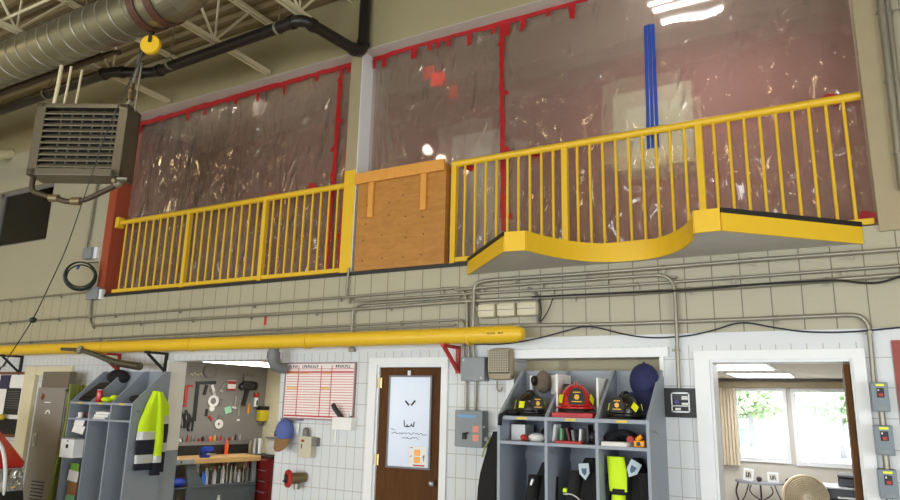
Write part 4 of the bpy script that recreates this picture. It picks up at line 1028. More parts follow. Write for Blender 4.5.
t = thing('mail_box', 'white lidded box hung on the front of the left lockers', 'box', (XL + .14, -.66, 1.0))
part('box', MB().lohi((XL + .16, -.74, 1.06), (XL + .43, -.605, 1.285), .005), M_white, t)
part('lid', MB().lohi((XL + .155, -.745, 1.285), (XL + .435, -.60, 1.30), .003), M_greybox, t)
part('emblem', MB().box((XL + .30, -.742, 1.20), (.045, .006, .045)).box((XL + .30, -.742, 1.262), (.03, .006, .012)), M_black, t)
single('green_card', MB().box((XL + .27, -.58, .93), (.16, .01, .10)), mat('lime_card', (130, 190, 60), .6), 'green card below the white box', 'card', (XL + .21, -.58, .88))
single('white_card', MB().box((XL + .27, -.585, .83), (.20, .01, .13), Matrix.Rotation(.1, 3, 'Y')), M_paper, 'white card below the green card', 'card', (XL + .2, -.585, .76))
single('cardboard_piece', MB().box((XL + .27, -.575, .68), (.17, .02, .16)), M_brown2, 'brown cardboard piece in the left bay near the picture bottom', 'cardboard', (XL + .22, -.575, .6))
single('green_card', MB().box((XL + .27, -.59, .54), (.17, .01, .12)), M_green, 'pale green card at the bottom of the left bay', 'card', (XL + .22, -.59, .48))

for o in list(COL.objects):
    if o.name not in BEFORE and o.parent is None: o.location.y += .1
# ------------------------------------------------------------------ tall steel locker and hose
M_lockt = mat('warm_grey_steel', (140, 134, 128), .45)
t = thing('tall_locker', 'tall dark grey steel locker with vents, left of the hanging hose', 'locker', (-9.55, -.22, 0))
lx0, lx1 = -9.86, -9.17
part('body', MB().lohi((lx0, -.30, .0), (lx1, -.12, 1.92), .006), M_lockt, t)
dr = part('door', MB().lohi((lx0 + .02, -.315, .06), (lx1 - .02, -.30, 1.90), .004), M_lockt, t)
part('handle', MB().lohi((lx0 + .10, -.33, 1.12), (lx0 + .16, -.315, 1.30), .004).lohi((lx0 + .115, -.35, 1.18), (lx0 + .145, -.33, 1.26), .004), M_steel, dr)
vm = MB()
for k in range(6): vm.lohi((lx0 + .2, -.321, .44 + k * .045), (lx1 - .2, -.314, .452 + k * .045))
part('vent', vm, M_dark, dr)
part('decal', MB().lathe([(.035, 0), (.06, 0), (.06, .003), (.035, .003)], (lx0 + .33, -.3165, 1.56), (0, -1, 0), 16, PI), M_paper, dr)
part('decal', MB().box((lx0 + .16, -.317, 1.79), (.07, .003, .08), Matrix.Rotation(.5, 3, 'Y')), mat('brown_sticker', (120, 60, 30), .6), dr)
part('nameplate', MB().lohi((lx0 + .22, -.318, 1.71), (lx0 + .36, -.314, 1.725)), M_paper, dr)
blk('storage_box', (lx0 + .02, -.28, 1.92), (lx1 - .04, -.18, 2.14), mat('grey_brown_card', (112, 102, 90), .7), 'grey brown box on top of the tall steel locker', 'box')
t = thing('garden_hose', 'lime green hose coiled and hanging between tall locker and gear lockers', 'hose', (-8.9, -.3, .3))
hp = at(72, 392, -.35)
part('bracket', MB().cyl((hp.x, 0, hp.z), (hp.x, -.45, hp.z + .02), .02), M_lockd, t)
ho = MB()
M_hose = mat('lime_hose', (124, 136, 40), .5, var=.25, scale=5)
for k in range(4):
    o_ = k * .035; pts = []
    for j in range(30):
        a_ = 2 * PI * j / 29
        pts.append(Vector((hp.x - .01 + (.055 + .010 * k) * math.cos(a_) , -.16 - o_ * 1.6 + .03 * math.sin(a_), hp.z - .06 + (.13 + .02 * (k % 2)) * math.sin(a_) - .0)))
    ho.tube(pts[:-1], .017, 8, closed=True)
for k in range(5):
    yk = -.37 - .035 * k; o_ = (k - 2) * .038
    base = [at(74, 384, -.44), at(70, 408, -.44), at(65, 435, -.44), at(57, 466, -.44), at(50, 500, -.44), at(49, 520, -.44)]
    pts = [Vector((p.x + o_ * (1 if 0 < q else .5), yk, p.z)) for q, p in enumerate(base)]
    ho.tube(pts, .013, 8, .4)
part('hose', ho, M_hose, t, smooth=True)

# notice board far left
a_, b_ = at(-30, 372, -.03), at(21, 438, -.03)
t = thing('bulletin_board', 'framed notice board with dark sheets at the left edge', 'board', ((a_.x + b_.x) / 2, 0, b_.z))
part('board', MB().lohi((a_.x, -.02, b_.z), (b_.x, 0, a_.z)), M_paper, t)
part('frame', MB().lohi((a_.x, -.035, a_.z - .04), (b_.x, 0, a_.z)).lohi((b_.x - .045, -.035, b_.z), (b_.x, 0, a_.z)).lohi((a_.x, -.035, b_.z), (b_.x, 0, b_.z + .04)), wood_material('reddish_wood', (96, 54, 30), (128, 74, 42), 4, (4, 4, 1)), t)
def sheetq(x0, y0, x1, y1, m, nm): 
    p_, q_ = at(x0, y0, -.025), at(x1, y1, -.025); return part(nm, MB().lohi((p_.x, -.025, q_.z), (q_.x, -.02, p_.z)), m, t)
sheetq(1, 375, 9, 389, mat('indigo_sheet', (50, 44, 84), .5), 'indigo_sheet'); s_ = sheetq(7, 388, 17, 415, M_black, 'black_sheet'); sheetq(10, 376, 17, 387, M_paper, 'white_sheet')
p_, q_ = at(7, 388, -.03), at(17, 415, -.03)
scribble('print_line', M_grey, s_, [[(p_.x + .03, -.0265, p_.z - .05 - .035 * k), (q_.x - .03, -.0265, p_.z - .05 - .035 * k)] for k in range(8)], .008, .001)
sheetq(-6, 418, 17, 436, M_dark, 'dark_sheet')
single('mustard_hat', MB().sph(at(2, 417, -.09), .055, (1.3, .8, .8)), mat('mustard', (190, 168, 40), .5), 'mustard yellow lump hanging on the notice board', 'cap', at(2, 420, -.09), smooth=True)
# pale pipe end upper left
single('pipe_end', MB().cyl(at(-8, 156, -.3), Vector((at(6, 152, -.1).x, 0, at(6, 152, -.1).z)), .09, seg=18), M_cream, 'cream pipe end at the left edge above the dark window', 'pipe', at(0, 156, -.2), smooth=True)

# red vehicle nose at lower left
t = thing('red_vehicle', 'red vehicle nose with clear headlight in the lower left corner', 'vehicle', (-9.2, -1.5, 0))
def vprof(pts, y0, y1, bev=.0):
    m_ = MB(); m_.prism([at(px, py, -1.2) + Vector((0, y0 + 1.2, 0)) for px, py in pts], (0, y1 - y0, 0))
    if bev: bmesh.ops.bevel(m_.b, geom=m_.b.edges[:], offset=bev, segments=3, affect='EDGES', profile=.6)
    return m_
part('hood', vprof([(-40, 408), (-12, 420), (0, 431), (10, 443), (25, 461), (24, 467), (6, 467), (-2, 462), (-12, 458), (-40, 456)], -1.2, -1.95, .02), M_redsh, t, smooth=True)
part('grille', vprof([(7, 467), (24, 467), (24.5, 490), (9, 493)], -1.21, -1.94, .012), mat('clear_lens', (186, 186, 182), .1, .7, var=.5, scale=26, bump=.8, bscale=34), t, smooth=True)
XV = at(24, 478, -1.2).x
for (px, py, r_) in ((13, 474, .05), (19, 474, .042), (16, 484, .036)):
    c_ = atx(px, py, XV + .015); part('headlight', MB().lathe([(0, -.012), (r_ * .8, -.004), (r_, .015), (r_, -.01)], c_, (1, 0, 0), 20), M_chrome, t, smooth=True)
part('reflector', MB().box(atx(11.5, 490, XV + .025), (.02, .075, .07), Matrix.Rotation(.3, 3, 'X'), .006), mat('amber_reflector', (236, 176, 60), .25), t, 'amber reflector')
part('body', vprof([(-40, 456), (-12, 458), (-2, 462), (6, 467), (9, 493), (24, 490), (25, 520), (-40, 540)], -1.21, -1.93), M_black, t)
part('white_guard', MB().tube([atx(px, py, XV + .03) for px, py in ((-3, 440), (2, 447), (4.5, 458), (5.5, 472), (4.5, 486), (2, 500))], .02, 10, .05), M_white, t, smooth=True)

# ------------------------------------------------------------------ workshop contents
t = thing('workbench', 'grey workbench with thick wooden top under the pegboard', 'workbench', fr(1.6, .35, 0))
s0, s1 = -.35, (atz(264, 456, .93) - O).dot(EA); bd = (atz(220, 457.5, .93) - O).dot(NN)
part('bench_top', wb(MB(), s0, s1, .02, bd, .85, .93, .008), M_bench, t)
for s_ in (s0 + .1, (s0 + s1) / 2, s1 - .08):
    part('leg', wb(MB(), s_ - .03, s_ + .03, bd - .1, bd - .04, 0, .85), M_greybox, t); part('leg', wb(MB(), s_ - .03, s_ + .03, .05, .11, 0, .85), M_greybox, t)
M_bpan = mat('slate_enamel', (84, 92, 100), .5)
part('lower_shelf', wb(MB(), s0 + .1, s1 - .04, .05, bd - .02, .50, .53), M_bpan, t)
part('front_panel', wb(MB(), .55, s1 - .04, bd - .06, bd - .03, .1, .53, .004), M_bpan, t)
part('side_gusset', MB().prism([fr(.55, bd - .05, .53), fr(.80, bd - .05, .53), fr(.62, bd - .05, .84), fr(.50, bd - .05, .84)], EA * .02 + NN * .02), M_bpan, t)
part('drilled_plate', wb(MB(), s0, .62, bd - .01, bd + .005, .855, .92), M_greybox, t)
hm = MB()
for k in range(3): c = fr(.05 + .18 * k, bd + .005, .887); hm.cyl(c, c + NN * .004, .016)
part('hole', hm, M_dark, t)
def fz(s_, d, z): return fr(s_, d, z)
# vise
c = onp(205, 452, O + NN * (bd - .12), NN); c.z = .93
t = thing('bench_vise', 'blue bench vise on the front of the wooden bench', 'vise', c)
part('body', MB().box(c + UP * .07, (.12, .14, .10), RW, .02).cyl(c, c + UP * .04, .08), M_bluep, t)
part('jaw', MB().box(c + UP * .13 + NN * .03, (.03, .17, .06), RW, .008).box(c + UP * .13 + NN * .09, (.03, .17, .06), RW, .008), M_bluep, t)
part('screw', MB().cyl(c + UP * .06, c + UP * .06 + NN * .2, .014).cyl(c + UP * .06 + NN * .19 - EA * .08, c + UP * .06 + NN * .19 + EA * .08, .007), M_steel, t, smooth=True)
# tool rack on bench back
t = thing('tool_rack', 'black tool rack along the back of the wooden bench', 'rack', fr(1.3, .12, .93))
part('trough', wb(MB(), .25, s1 + .1, .05, .22, .93, 1.13, .005), M_black, t)
part('lip', wb(MB(), .25, s1 + .1, .22, .235, 1.08, 1.14), M_lockd, t)
cols = [M_steel, M_black, M_red, M_grey, M_orange, M_white, M_amber, M_lockd]
names = ['steel', 'black', 'red', 'grey', 'orange', 'white', 'amber', 'dark grey']
nt_ = 22
ORD = 'first second third fourth fifth sixth seventh eighth ninth tenth eleventh twelfth thirteenth fourteenth fifteenth sixteenth seventeenth eighteenth nineteenth twentieth twenty-first last'.split()
for i in range(nt_):
    s_ = .3 + (s1 - .3) * (i + .5) / nt_; k = random.randrange(8); hh = random.uniform(.05, .12); rr = random.uniform(.016, .03); dd = .13 + random.uniform(-.03, .03)
    p_ = fr(s_, dd, 1.13)
    single('small_bottle', MB().lathe([(0, 0), (rr, 0), (rr, hh * .65), (rr * .5, hh * .85), (rr * .45, hh), (0, hh)], p_, (0, 0, 1), 12), cols[k], 'small %s bottle, %s from the left in the black bench rack' % (names[k], ORD[i]), 'container', p_, 'small things in the bench rack', True)
# orange item, white spool, shelf stuff at right end
p_ = fr((pg(219, 437) - O).dot(EA), .3, .93)
single('orange_bottle', MB().lathe([(0, 0), (.03, 0), (.03, .15), (.012, .19), (.012, .23), (0, .23)], p_), M_orange, 'orange bottle in the middle of the bench back', 'bottle', p_, smooth=True)
sw = send
for (px, py, m_, nm, lb) in ((258, 437, M_paper, 'paper_roll', 'white paper roll at the right end of the bench'), (254, 445, M_steel, 'steel_jug', 'steel jug beside the white paper roll')):
    c = onp(px, py + 12, O + NN * .35, NN); c.z = .93
    single(nm, MB().lathe([(0, 0), (.06, 0), (.06, .2), (.045, .24), (0, .24)], c), m_, lb, 'roll' if 'roll' in nm else 'jug', c, smooth=True)
t = thing('side_cabinet', 'pale grey stepped bench unit at the back right of the workshop', 'cabinet', fr(send - .2, .9, 0))
part('body', wb(MB(), send - .35, send - .02, .75, 1.6, 0.95, 1.2, .008), mat('pale_grey_enamel', (186, 184, 178), .5), t)
part('top', wb(MB(), send - .37, send - .02, .73, 1.6, 1.2, 1.225, .004), M_lockd, t)
for i in range(3):
    c = fr(send - .2, .85 + .2 * i, 1.225)
    single('power_tool', MB().box(c + UP * .05, (.1, .12, .1), RW, .02).cyl(c + UP * .1, c + UP * .1 + NN * .1, .025), [M_black, M_grey, M_steel][i], ['black', 'grey', 'steel'][i] + ' small machine on the pale unit at the back of the workshop', 'tool', c, 'machines on the pale unit')
# red tool chest
t = thing('tool_chest', 'dark red tool chest at the right end of the workbench', 'tool chest', fr(s1 + .25, bd - .25, 0))
part('body', wb(MB(), s1 + .02, s1 + .42, bd - .45, bd + .28, 0.05, .90, .008), mat('dark_red_enamel', (110, 20, 22), .4), t)
part('top', wb(MB(), s1 + .01, s1 + .43, bd - .46, bd + .29, .90, .93, .004), M_black, t)
for k in range(5):
    d_ = part('drawer', MB().box(fr(s1 + .015, bd - .08, .16 + .165 * k), (.66, .02, .15), RW, .004), mat('dark_red_enamel', (110, 20, 22), .4), t)
    part('handle', MB().box(fr(s1 + .0, bd - .08, .21 + .165 * k), (.5, .016, .014), RW), M_steel, d_)
# bottles on bench shelf
for i in range(14):
    px = 206 + i * 4.1; q_ = onp(px, 478, O + NN * (bd - .12 - .06 * (i % 2)), NN); q_.z = .53
    hh = random.uniform(.17, .27); rr = random.uniform(.026, .036); k = random.choice((0, 0, 5, 5, 3, 5))
    if i in (10, 11, 12): k = 7
    b_ = MB().lathe([(0, 0), (rr, 0), (rr, hh * .7), (rr * .45, hh * .85), (rr * .4, hh), (0, hh)], q_, (0, 0, 1), 14)
    t = thing('spray_bottle', ['slim', 'squat', 'tall', 'narrow', 'round', 'plain'][i % 6] + ' %s bottle, %s from the left on the shelf under the bench' % (names[k], ORD[i]), 'bottle', q_, 'bottles under the bench')
    part('bottle', b_, cols[k], t, smooth=True); part('cap', MB().cyl(q_ + UP * hh, q_ + UP * (hh + .03), rr * .5), M_white if i % 2 else M_red, t, smooth=True)
q_ = onp(178, 476, O + NN * (bd - .1), NN); q_.z = .53
single('blue_bag', MB().sph(q_ + UP * .06, .1, (1, 1.5, .65)), M_bluep, 'crumpled blue bag on the left of the bench shelf', 'bag', q_, smooth=True)
q_ = onp(203, 479, O + NN * (bd - .09), NN); q_.z = .53
single('blue_bottle', MB().lathe([(0, 0), (.045, 0), (.045, .12), (.02, .17), (.02, .2), (0, .2)], q_), mat('bright_blue_liquid', (50, 110, 220), .3), 'blue jug at the left end of the row of bottles', 'bottle', q_, smooth=True)
q_ = onp(187, 474, O + NN * (bd - .2), NN); q_.z = .53
single('cardboard_box', MB().box(q_ + UP * .07, (.2, .2, .14), RW, .004), M_brown2, 'brown box beside the blue bag under the bench', 'box', q_)
# floor items in workshop bottom
for (px, nm, m_, lb) in ((218, 'spray_can', M_silver, 'silver spray can at the bottom of the workshop doorway'), (170, 'white_bottle', M_paper, 'white bottle at the bottom left of the workshop doorway')):
    c = onp(px, 503, O + NN * (bd + .25), NN)
    single(nm, MB().lathe([(0, -c.z), (.04, -c.z), (.04, .02), (.015, .08), (.015, .11), (0, .11)], c), m_, lb, 'bottle', (c.x, c.y, 0), smooth=True)

# pegboard tools
def tool(name, label, cat, pieces):
    c = pieces[0][1]
    t = thing(name, label, cat, c, 'tools on the pegboard')
    for nm, pc, mb_, m_ in pieces: part(nm, mb_, m_, t, smooth=True)
def pbar(pts, w, d=.035): 
    mb_ = MB(); Q = [pg(x, y, d) for x, y in pts]
    for a_, b_ in zip(Q[:-1], Q[1:]): mb_.bar(a_, b_, w, .018, NN)
    return Q[0], mb_
def pdisc(px, py, r, r2=0, d=.03):
    c = pg(px, py, d); mb_ = MB()
    mb_.lathe([(r2, 0), (r, 0), (r, .02), (r2, .02)] if r2 else [(0, 0), (r, 0), (r, .02), (0, .02)], c, NN, 20); return c, mb_
c, m1 = pbar([(187, 386), (185, 407)], .05); c2, m2 = pbar([(187, 386), (193, 386)], .035); c3, m3 = pbar([(179, 402), (186, 404)], .03)
tool('pipe_wrench', 'red pipe wrench at the left edge of the pegboard', 'wrench', [('handle', c, m1, M_red), ('jaw', c2, m2, M_red), ('hook', c3, m3, M_lockd)])
c, m1 = pbar([(198, 383), (194, 421)], .06); c2, m2 = pbar([(196, 383), (216, 382.5)], .05)
tool('framing_square', 'black framing square making a corner shape on the pegboard', 'square', [('long_blade', c, m1, M_black), ('short_blade', c2, m2, M_black)])
for i, (x, y) in enumerate(((181, 411), (186, 410), (189, 414))):
    c, m1 = pbar([(x, y), (x - 2, y + 10), (x, y + 17)], .028); c2, m2 = pbar([(x, y), (x + 4, y + 9), (x + 3, y + 17)], .028)
    tool('pliers', ['left', 'middle', 'right'][i] + ' of three black pliers at the lower left of the pegboard', 'pliers', [('handle', c, m1, M_black), ('handle', c2, m2, M_black)])
c, m1 = pdisc(210, 371, .12, .10); tool('wire_coil', 'thin grey wire coil near the top of the pegboard', 'wire', [('coil', c, m1, M_lockd)])
c, m1 = pdisc(213, 401, .095, .055); tool('white_ring', 'white ring tape roll in the middle of the pegboard', 'roll', [('ring', c, m1, M_paper)])
c, m1 = pdisc(211.5, 408.5, .045, .0); tool('white_disc', 'small white disc under the white ring', 'disc', [('disc', c, m1, M_paper)])
c, m1 = pdisc(218.5, 424, .075, .025); tool('white_disc', 'white disc with dark hole low on the pegboard', 'disc', [('disc', c, m1, M_paper)])
c, m1 = pbar([(229, 381), (236, 387)], .0); p_ = pg(231.5, 385.5, .05)
tool('packet', 'white and red blister packet right of centre on the pegboard', 'packet', [('card', p_, MB().box(p_, (.02, .15, .17), RW), M_paper), ('red_print', p_, MB().box(p_ + NN * .012 + UP * .05, (.006, .15, .05), RW).box(p_ + NN * .012 - UP * .07, (.006, .15, .03), RW), M_red)])
p_ = pg(248, 385.5, .07)
tool('black_drill', 'large black power tool at the upper right of the pegboard', 'power tool', [('body', p_, MB().box(p_, (.1, .22, .13), RW, .03).sph(p_ + EA * .12, .07).sph(p_ - EA * .12 - UP * .02, .06), M_black), ('grip', p_, MB().bar(p_ - UP * .05, p_ - UP * .34 - EA * .06, .06, .05, NN), M_black), ('base', p_, MB().box(p_ + UP * .13, (.06, .2, .12), RW, .02), M_lockd)])
p_ = pg(228, 410, .04)
tool('green_tag', 'pale green tag on the pegboard', 'tag', [('tag', p_, MB().box(p_, (.01, .12, .11), RW @ Matrix.Rotation(.3, 3, 'X')), mat('mint_card', (160, 214, 184), .5))])
for i, (pts, w, m_, lb, nm) in enumerate((([(207, 385), (204, 395)], .05, M_black, 'dark pliers handle under the framing square', 'snips'), ([(212, 385), (215, 397)], .045, M_paper, 'white label strip beside the framing square', 'label_strip'), ([(210, 389), (217, 396)], .05, M_lockd, 'dark pliers left of the white ring', 'pliers'),
     ([(221, 389), (225, 383)], .025, M_steel, 'steel wrench with open jaw above the centre of the pegboard', 'wrench'), ([(219, 390), (223, 392)], .04, M_steel, 'short steel clamp above the centre of the pegboard', 'clamp'), ([(236, 396), (234, 409)], .03, M_steel, 'steel combination wrench right of the green tag', 'wrench'), ([(240, 400), (238, 416)], .025, M_steel, 'long thin steel wrench right of the green tag', 'wrench'),
     ([(207, 409), (206, 416)], .04, M_black, 'black screwdriver handle left of the small disc', 'screwdriver'), ([(222, 399), (220, 406)], .05, M_lockd, 'dark grey clamp right of the white ring', 'clamp'), ([(232, 407), (236, 408)], .035, M_paper, 'white tag right of the green tag', 'tag'),
     ([(218, 417), (224, 418)], .06, M_lockd, 'dark gadget above the lower white disc', 'gadget'), ([(249, 404), (248, 414)], .022, M_amber, 'yellow screwdriver at the right of the pegboard', 'screwdriver'), ([(238, 419), (238, 421)], .05, M_paper, 'white knob low on the pegboard', 'knob'), ([(209, 416), (212, 420)], .035, M_red, 'red handled cutter low on the pegboard', 'cutter'))):
    c, m1 = pbar(pts, w)
    tool(nm, lb, nm.replace('_', ' '), [('body', c, m1, m_)])
p_ = pg(256, 401, .05)
tool('glue_tube', 'white tube with red cap at the right of the pegboard', 'tube', [('tube', p_, MB().cyl(p_ - UP * .1, p_ + UP * .06, .04), M_paper), ('cap', p_, MB().cyl(p_ + UP * .06, p_ + UP * .14, .05), M_red), ('label', p_, MB().box(p_ + NN * .04 - UP * .03, (.006, .025, .08), RW), M_black)])
p_ = pg(262.5, 414, .08)
tool('work_light', 'yellow and black work light at the right edge of the pegboard', 'work light', [('case', p_, MB().box(p_ - UP * .02, (.12, .17, .2), RW, .02), mat('lamp_yellow', (214, 196, 40), .45)), ('hood', p_, MB().box(p_ + UP * .1, (.14, .2, .07), RW, .02), M_black)])
sc_st = []
for (x, y) in ((192, 375), (195, 374), (198, 375.5), (201, 374.5)): sc_st.append([pg(x - 1.5, y, .022), pg(x, y - 1.5, .022), pg(x + 1, y + 1, .022)])
t = thing('hook_row', 'row of small pale hooks near the top left of the pegboard', 'hooks', pg(196, 375, .02), 'tools on the pegboard'); scribble('hook', M_beige, t, sc_st, .014, .012, NN)
# workshop strip light
pa, pb = atz(206, 358, 2.56), atz(270, 364.5, 2.56)
t = thing('ceiling_light', 'long fluorescent strip glowing at the top of the workshop doorway', 'lamp', (-7.85, 1.5, 2.38))
LA = atz(203, 360, 2.36); LB = atz(270, 365.5, 2.36)
part('housing', MB().bar(LA + UP * .07, LB + UP * .07, .16, .06), M_white, t)
for q_ in (LA, LB): part('hanger', MB().cyl(q_ + UP * .1, q_ + UP * .24, .008), M_steel, t)
part('tube', MB().cyl(LA, LB, .03), M_lamp, t, smooth=True)

# ------------------------------------------------------------------ office contents
def lpanel(x0, x1, y0, y1, label):
    t = thing('ceiling_light', label, 'lamp', ((x0 + x1) / 2, (y0 + y1) / 2, 2.28))
    part('frame', MB().lohi((x0 - .03, y0 - .03, 2.272), (x1 + .03, y1 + .03, 2.279)), M_white, t)
    part('diffuser', MB().lohi((x0, y0, 2.266), (x1, y1, 2.272)), M_panel, t)
lpanel(-1.15, -.56, 1.0, 2.3, 'near square ceiling light panel in the office')
lpanel(-1.15, -.46, 3.1, 4.3, 'far square ceiling light panel in the office')
blk('pelmet', (-1.62, YO - .16, 2.15), (.6, YO - .0, 2.235), mat('tan_pelmet', (164, 150, 122), .7), 'tan pelmet board above the office windows', 'pelmet')
t = thing('curtain', 'beige curtain of vertical slats gathered at the left office window', 'curtain', (-1.45, YO - .1, 1.05))
for k in range(6):
    x = -1.52 + k * .045
    part('slat', MB().box((x, YO - .09, 1.60), (.05, .008, 1.1), Matrix.Rotation(.9, 3, 'Z')), mat('curtain_beige', (222, 208, 180), .7), t)
# console table
ty = YO - .35
ca, cb = at(734, 482, ty), at(790, 485, ty); zt_ = (ca.z + cb.z) / 2
t = thing('console_table', 'small half round table with curled iron legs under the office window', 'table', ((ca.x + cb.x) / 2, ty, 0))
tp = [(ca.x + (cb.x - ca.x) * (.5 - .5 * math.cos(PI * k / 16)), ty + .15 - .38 * math.sin(PI * k / 16), zt_) for k in range(17)]
part('table_top', MB().prism(tp, (0, 0, .025)), mat('slate_top', (150, 150, 160), .4), t)
cx = (ca.x + cb.x) / 2
for sx in (-1, 1):
    x = cx + sx * .30
    part('leg', MB().tube([(x + .0 * sx, ty + .05, zt_), (x + .04 * sx, ty, zt_ - .12), (x - .02 * sx, ty, zt_ - .35), (x + .02 * sx, ty, .45), (x + .06 * sx, ty, .0)], .012, 8, .12), M_iron, t, smooth=True)
    part('scroll', MB().tube([Vector((cx + sx * (.02 + .10 * (1 - f)), ty - .1, zt_ - .02 - .22 * f)) + Vector((sx * .06 * math.sin(4 * f), 0, 0)) for f in [k / 12 for k in range(13)]], .008, 8), M_iron, t, smooth=True)
    part('scroll', MB().tube([Vector((x - sx * .14 * f, ty, zt_ - .26 + .26 * f * f)) for f in [k / 8 for k in range(9)]], .008, 8), M_iron, t, smooth=True)
part('leg', MB().tube([(cx, ty - .15, zt_), (cx, ty - .15, 0)], .012, 8), M_iron, t, smooth=True)
for i, (px0, px1, py0, py1, tl) in enumerate(((743, 754, 468, 481, .12), (767, 779, 471, 482, .0))):
    a_, b_ = at(px0, py0, ty - .05), at(px1, py1, ty - .05); c = (a_ + b_) / 2; w_, h_ = b_.x - a_.x, a_.z - b_.z; h_ = max(h_, .1); c.z = zt_ + .028 + h_ / 2
    R = Matrix.Rotation(tl, 3, 'Y')
    t = thing('photo_frame', ['left white framed picture leaning on the office console table', 'right white framed picture on the office console table'][i], 'picture frame', (c.x, c.y, zt_ + .025), 'white picture frames')
    part('frame', MB().box(c, (w_, .015, h_), R, .003), M_white, t)
    part('picture', MB().box(c + Vector((0, -.009, 0)), (w_ * .68, .004, h_ * .68), R), mat('cream_print', (214, 208, 196), .6), t)
    scribble('lettering', M_ink, t, [[c + R @ Vector((w_ * u, -.012, h_ * v)) for u, v in pl] for pl in (((-.2, .2), (-.2, -.2), (-.08, -.2)), ((-.05, -.2), (.0, .2), (.07, -.2)), ((.1, .2), (.2, 0), (.2, -.2)))], .012)
for i, px in enumerate((759, 788)):
    c = at(px, 478, ty - .05); c.z = zt_ + .06
    single('ornament', MB().sph(c, .036, (1, 1, 1)).cyl(c - UP * .035, c, .02), M_iron, ['dark round ornament between the two picture frames', 'dark round ornament right of the picture frames'][i], 'ornament', c - UP * .035, smooth=True)
# fan
fc = at(806, 497, 1.5); 
t = thing('pedestal_fan', 'round cream fan in the office doorway', 'fan', (fc.x, fc.y + .1, 0))
ax = Vector((.28, -1, .05)).normalized(); R_ = .19
cg = MB()
for k in range(9):
    r = .04 + (R_ - .04) * k / 8; z = .055 * math.sqrt(max(0, 1 - (k / 8.6) ** 2))
    ring = []; q = Vector((0, 0, 1)).rotation_difference(ax).to_matrix()
    cg.tube([fc + q @ Vector((r * math.cos(2 * PI * j / 36), r * math.sin(2 * PI * j / 36), z)) for j in range(36)], .0052, 6, closed=True)
for j in range(20):
    a_ = 2 * PI * j / 20
    cg.tube([fc + q @ Vector((r * math.cos(a_), r * math.sin(a_), .055 * math.sqrt(max(0, 1 - (r / (R_ * 1.02)) ** 2)))) for r in (.03, .07, .11, .15, R_)], .0035, 5)
part('guard', cg, M_fan, t, smooth=True)
part('rim', MB().lathe([(R_ + .003, -.05), (R_ + .012, -.03), (R_ + .012, .01), (R_ + .0, .01), (R_ - .004, -.045), (0, -.07)], fc, ax, 40), M_fan, t, smooth=True)
hub = part('hub', MB().lathe([(0, .062), (.045, .062), (.052, .05), (.05, .03)], fc, ax, 24), M_fan, t, smooth=True)
xa = (q @ Vector((1, 0, 0))); ya = ax.cross(xa)
part('label', MB().box(fc + ax * .064, (.06, .05, .003), q, 0), mat('cream_label', (236, 226, 200), .5), hub)
scribble('label_text', M_brown2, hub, [[fc + ax * .067 + UP * -.008 + Vector((.014 * k - .014, 0, 0)), fc + ax * .067 + UP * .01 + Vector((.014 * k - .014, 0, 0))] for k in range(3)], .004, .001, ax)
bl = MB()
for k in range(4):
    a_ = k * PI / 2 + .4; u = q @ Vector((math.cos(a_), math.sin(a_), 0)); v = q @ Vector((-math.sin(a_), math.cos(a_), 0))
    bl.prism([fc + u * .03 - v * .02, fc + u * .16 - v * .05, fc + u * .165 + v * .05, fc + u * .03 + v * .02], ax * .008 + v * .01)
part('blade', bl, mat('cream_blade', (206, 190, 158), .45), t)
part('motor', MB().cyl(fc - ax * .06, fc - ax * .2, .07, .05, 20), M_fan, t, smooth=True)
part('stand', MB().cyl(fc - ax * .13, (fc.x - ax.x * .13, fc.y - ax.y * .13, .03), .016).cyl((fc.x - ax.x * .13, fc.y - ax.y * .13, 0), (fc.x - ax.x * .13, fc.y - ax.y * .13, .03), .18, .16, 24), M_fan, t, smooth=True)
# printer on desk
a_ = at(822, 488, 1.7); b_ = at(858, 474, 1.9)
t = thing('desk', 'dark desk under the printer at the right of the office doorway', 'desk', (.25, 2.0, 0))
zd = at(822, 497, 1.7).z - .02
part('desk_top', MB().lohi((-.2, 1.65, zd - .03), (.9, 2.3, zd), .004), M_brown, t)
for x in (-.15, .85):
    for y in (1.7, 2.25): part('leg', MB().lohi((x - .02, y - .02, 0), (x + .02, y + .02, zd - .03)), M_iron, t)
t = thing('printer', 'black office printer at the right edge of the office doorway', 'printer', (.05, 1.9, zd))
part('base', MB().lohi((-.19, 1.72, zd), (.20, 2.15, zd + .10), .01), M_printer, t)
part('tray_cover', MB().lohi((-.19, 1.70, zd + .10), (.2, 2.15, zd + .115), .004), mat('light_grey_plastic', (196, 198, 204), .4), t)
part('scanner', MB().lohi((-.045, 1.80, zd + .115), (.22, 2.15, zd + .20), .012), M_printer, t)
part('lid', MB().lohi((-.05, 1.79, zd + .205), (.22, 2.15, zd + .225), .006), M_grey, t)
part('paper', MB().lohi((-.06, 1.66, zd + .02), (.12, 1.73, zd + .032)), M_paper, t)

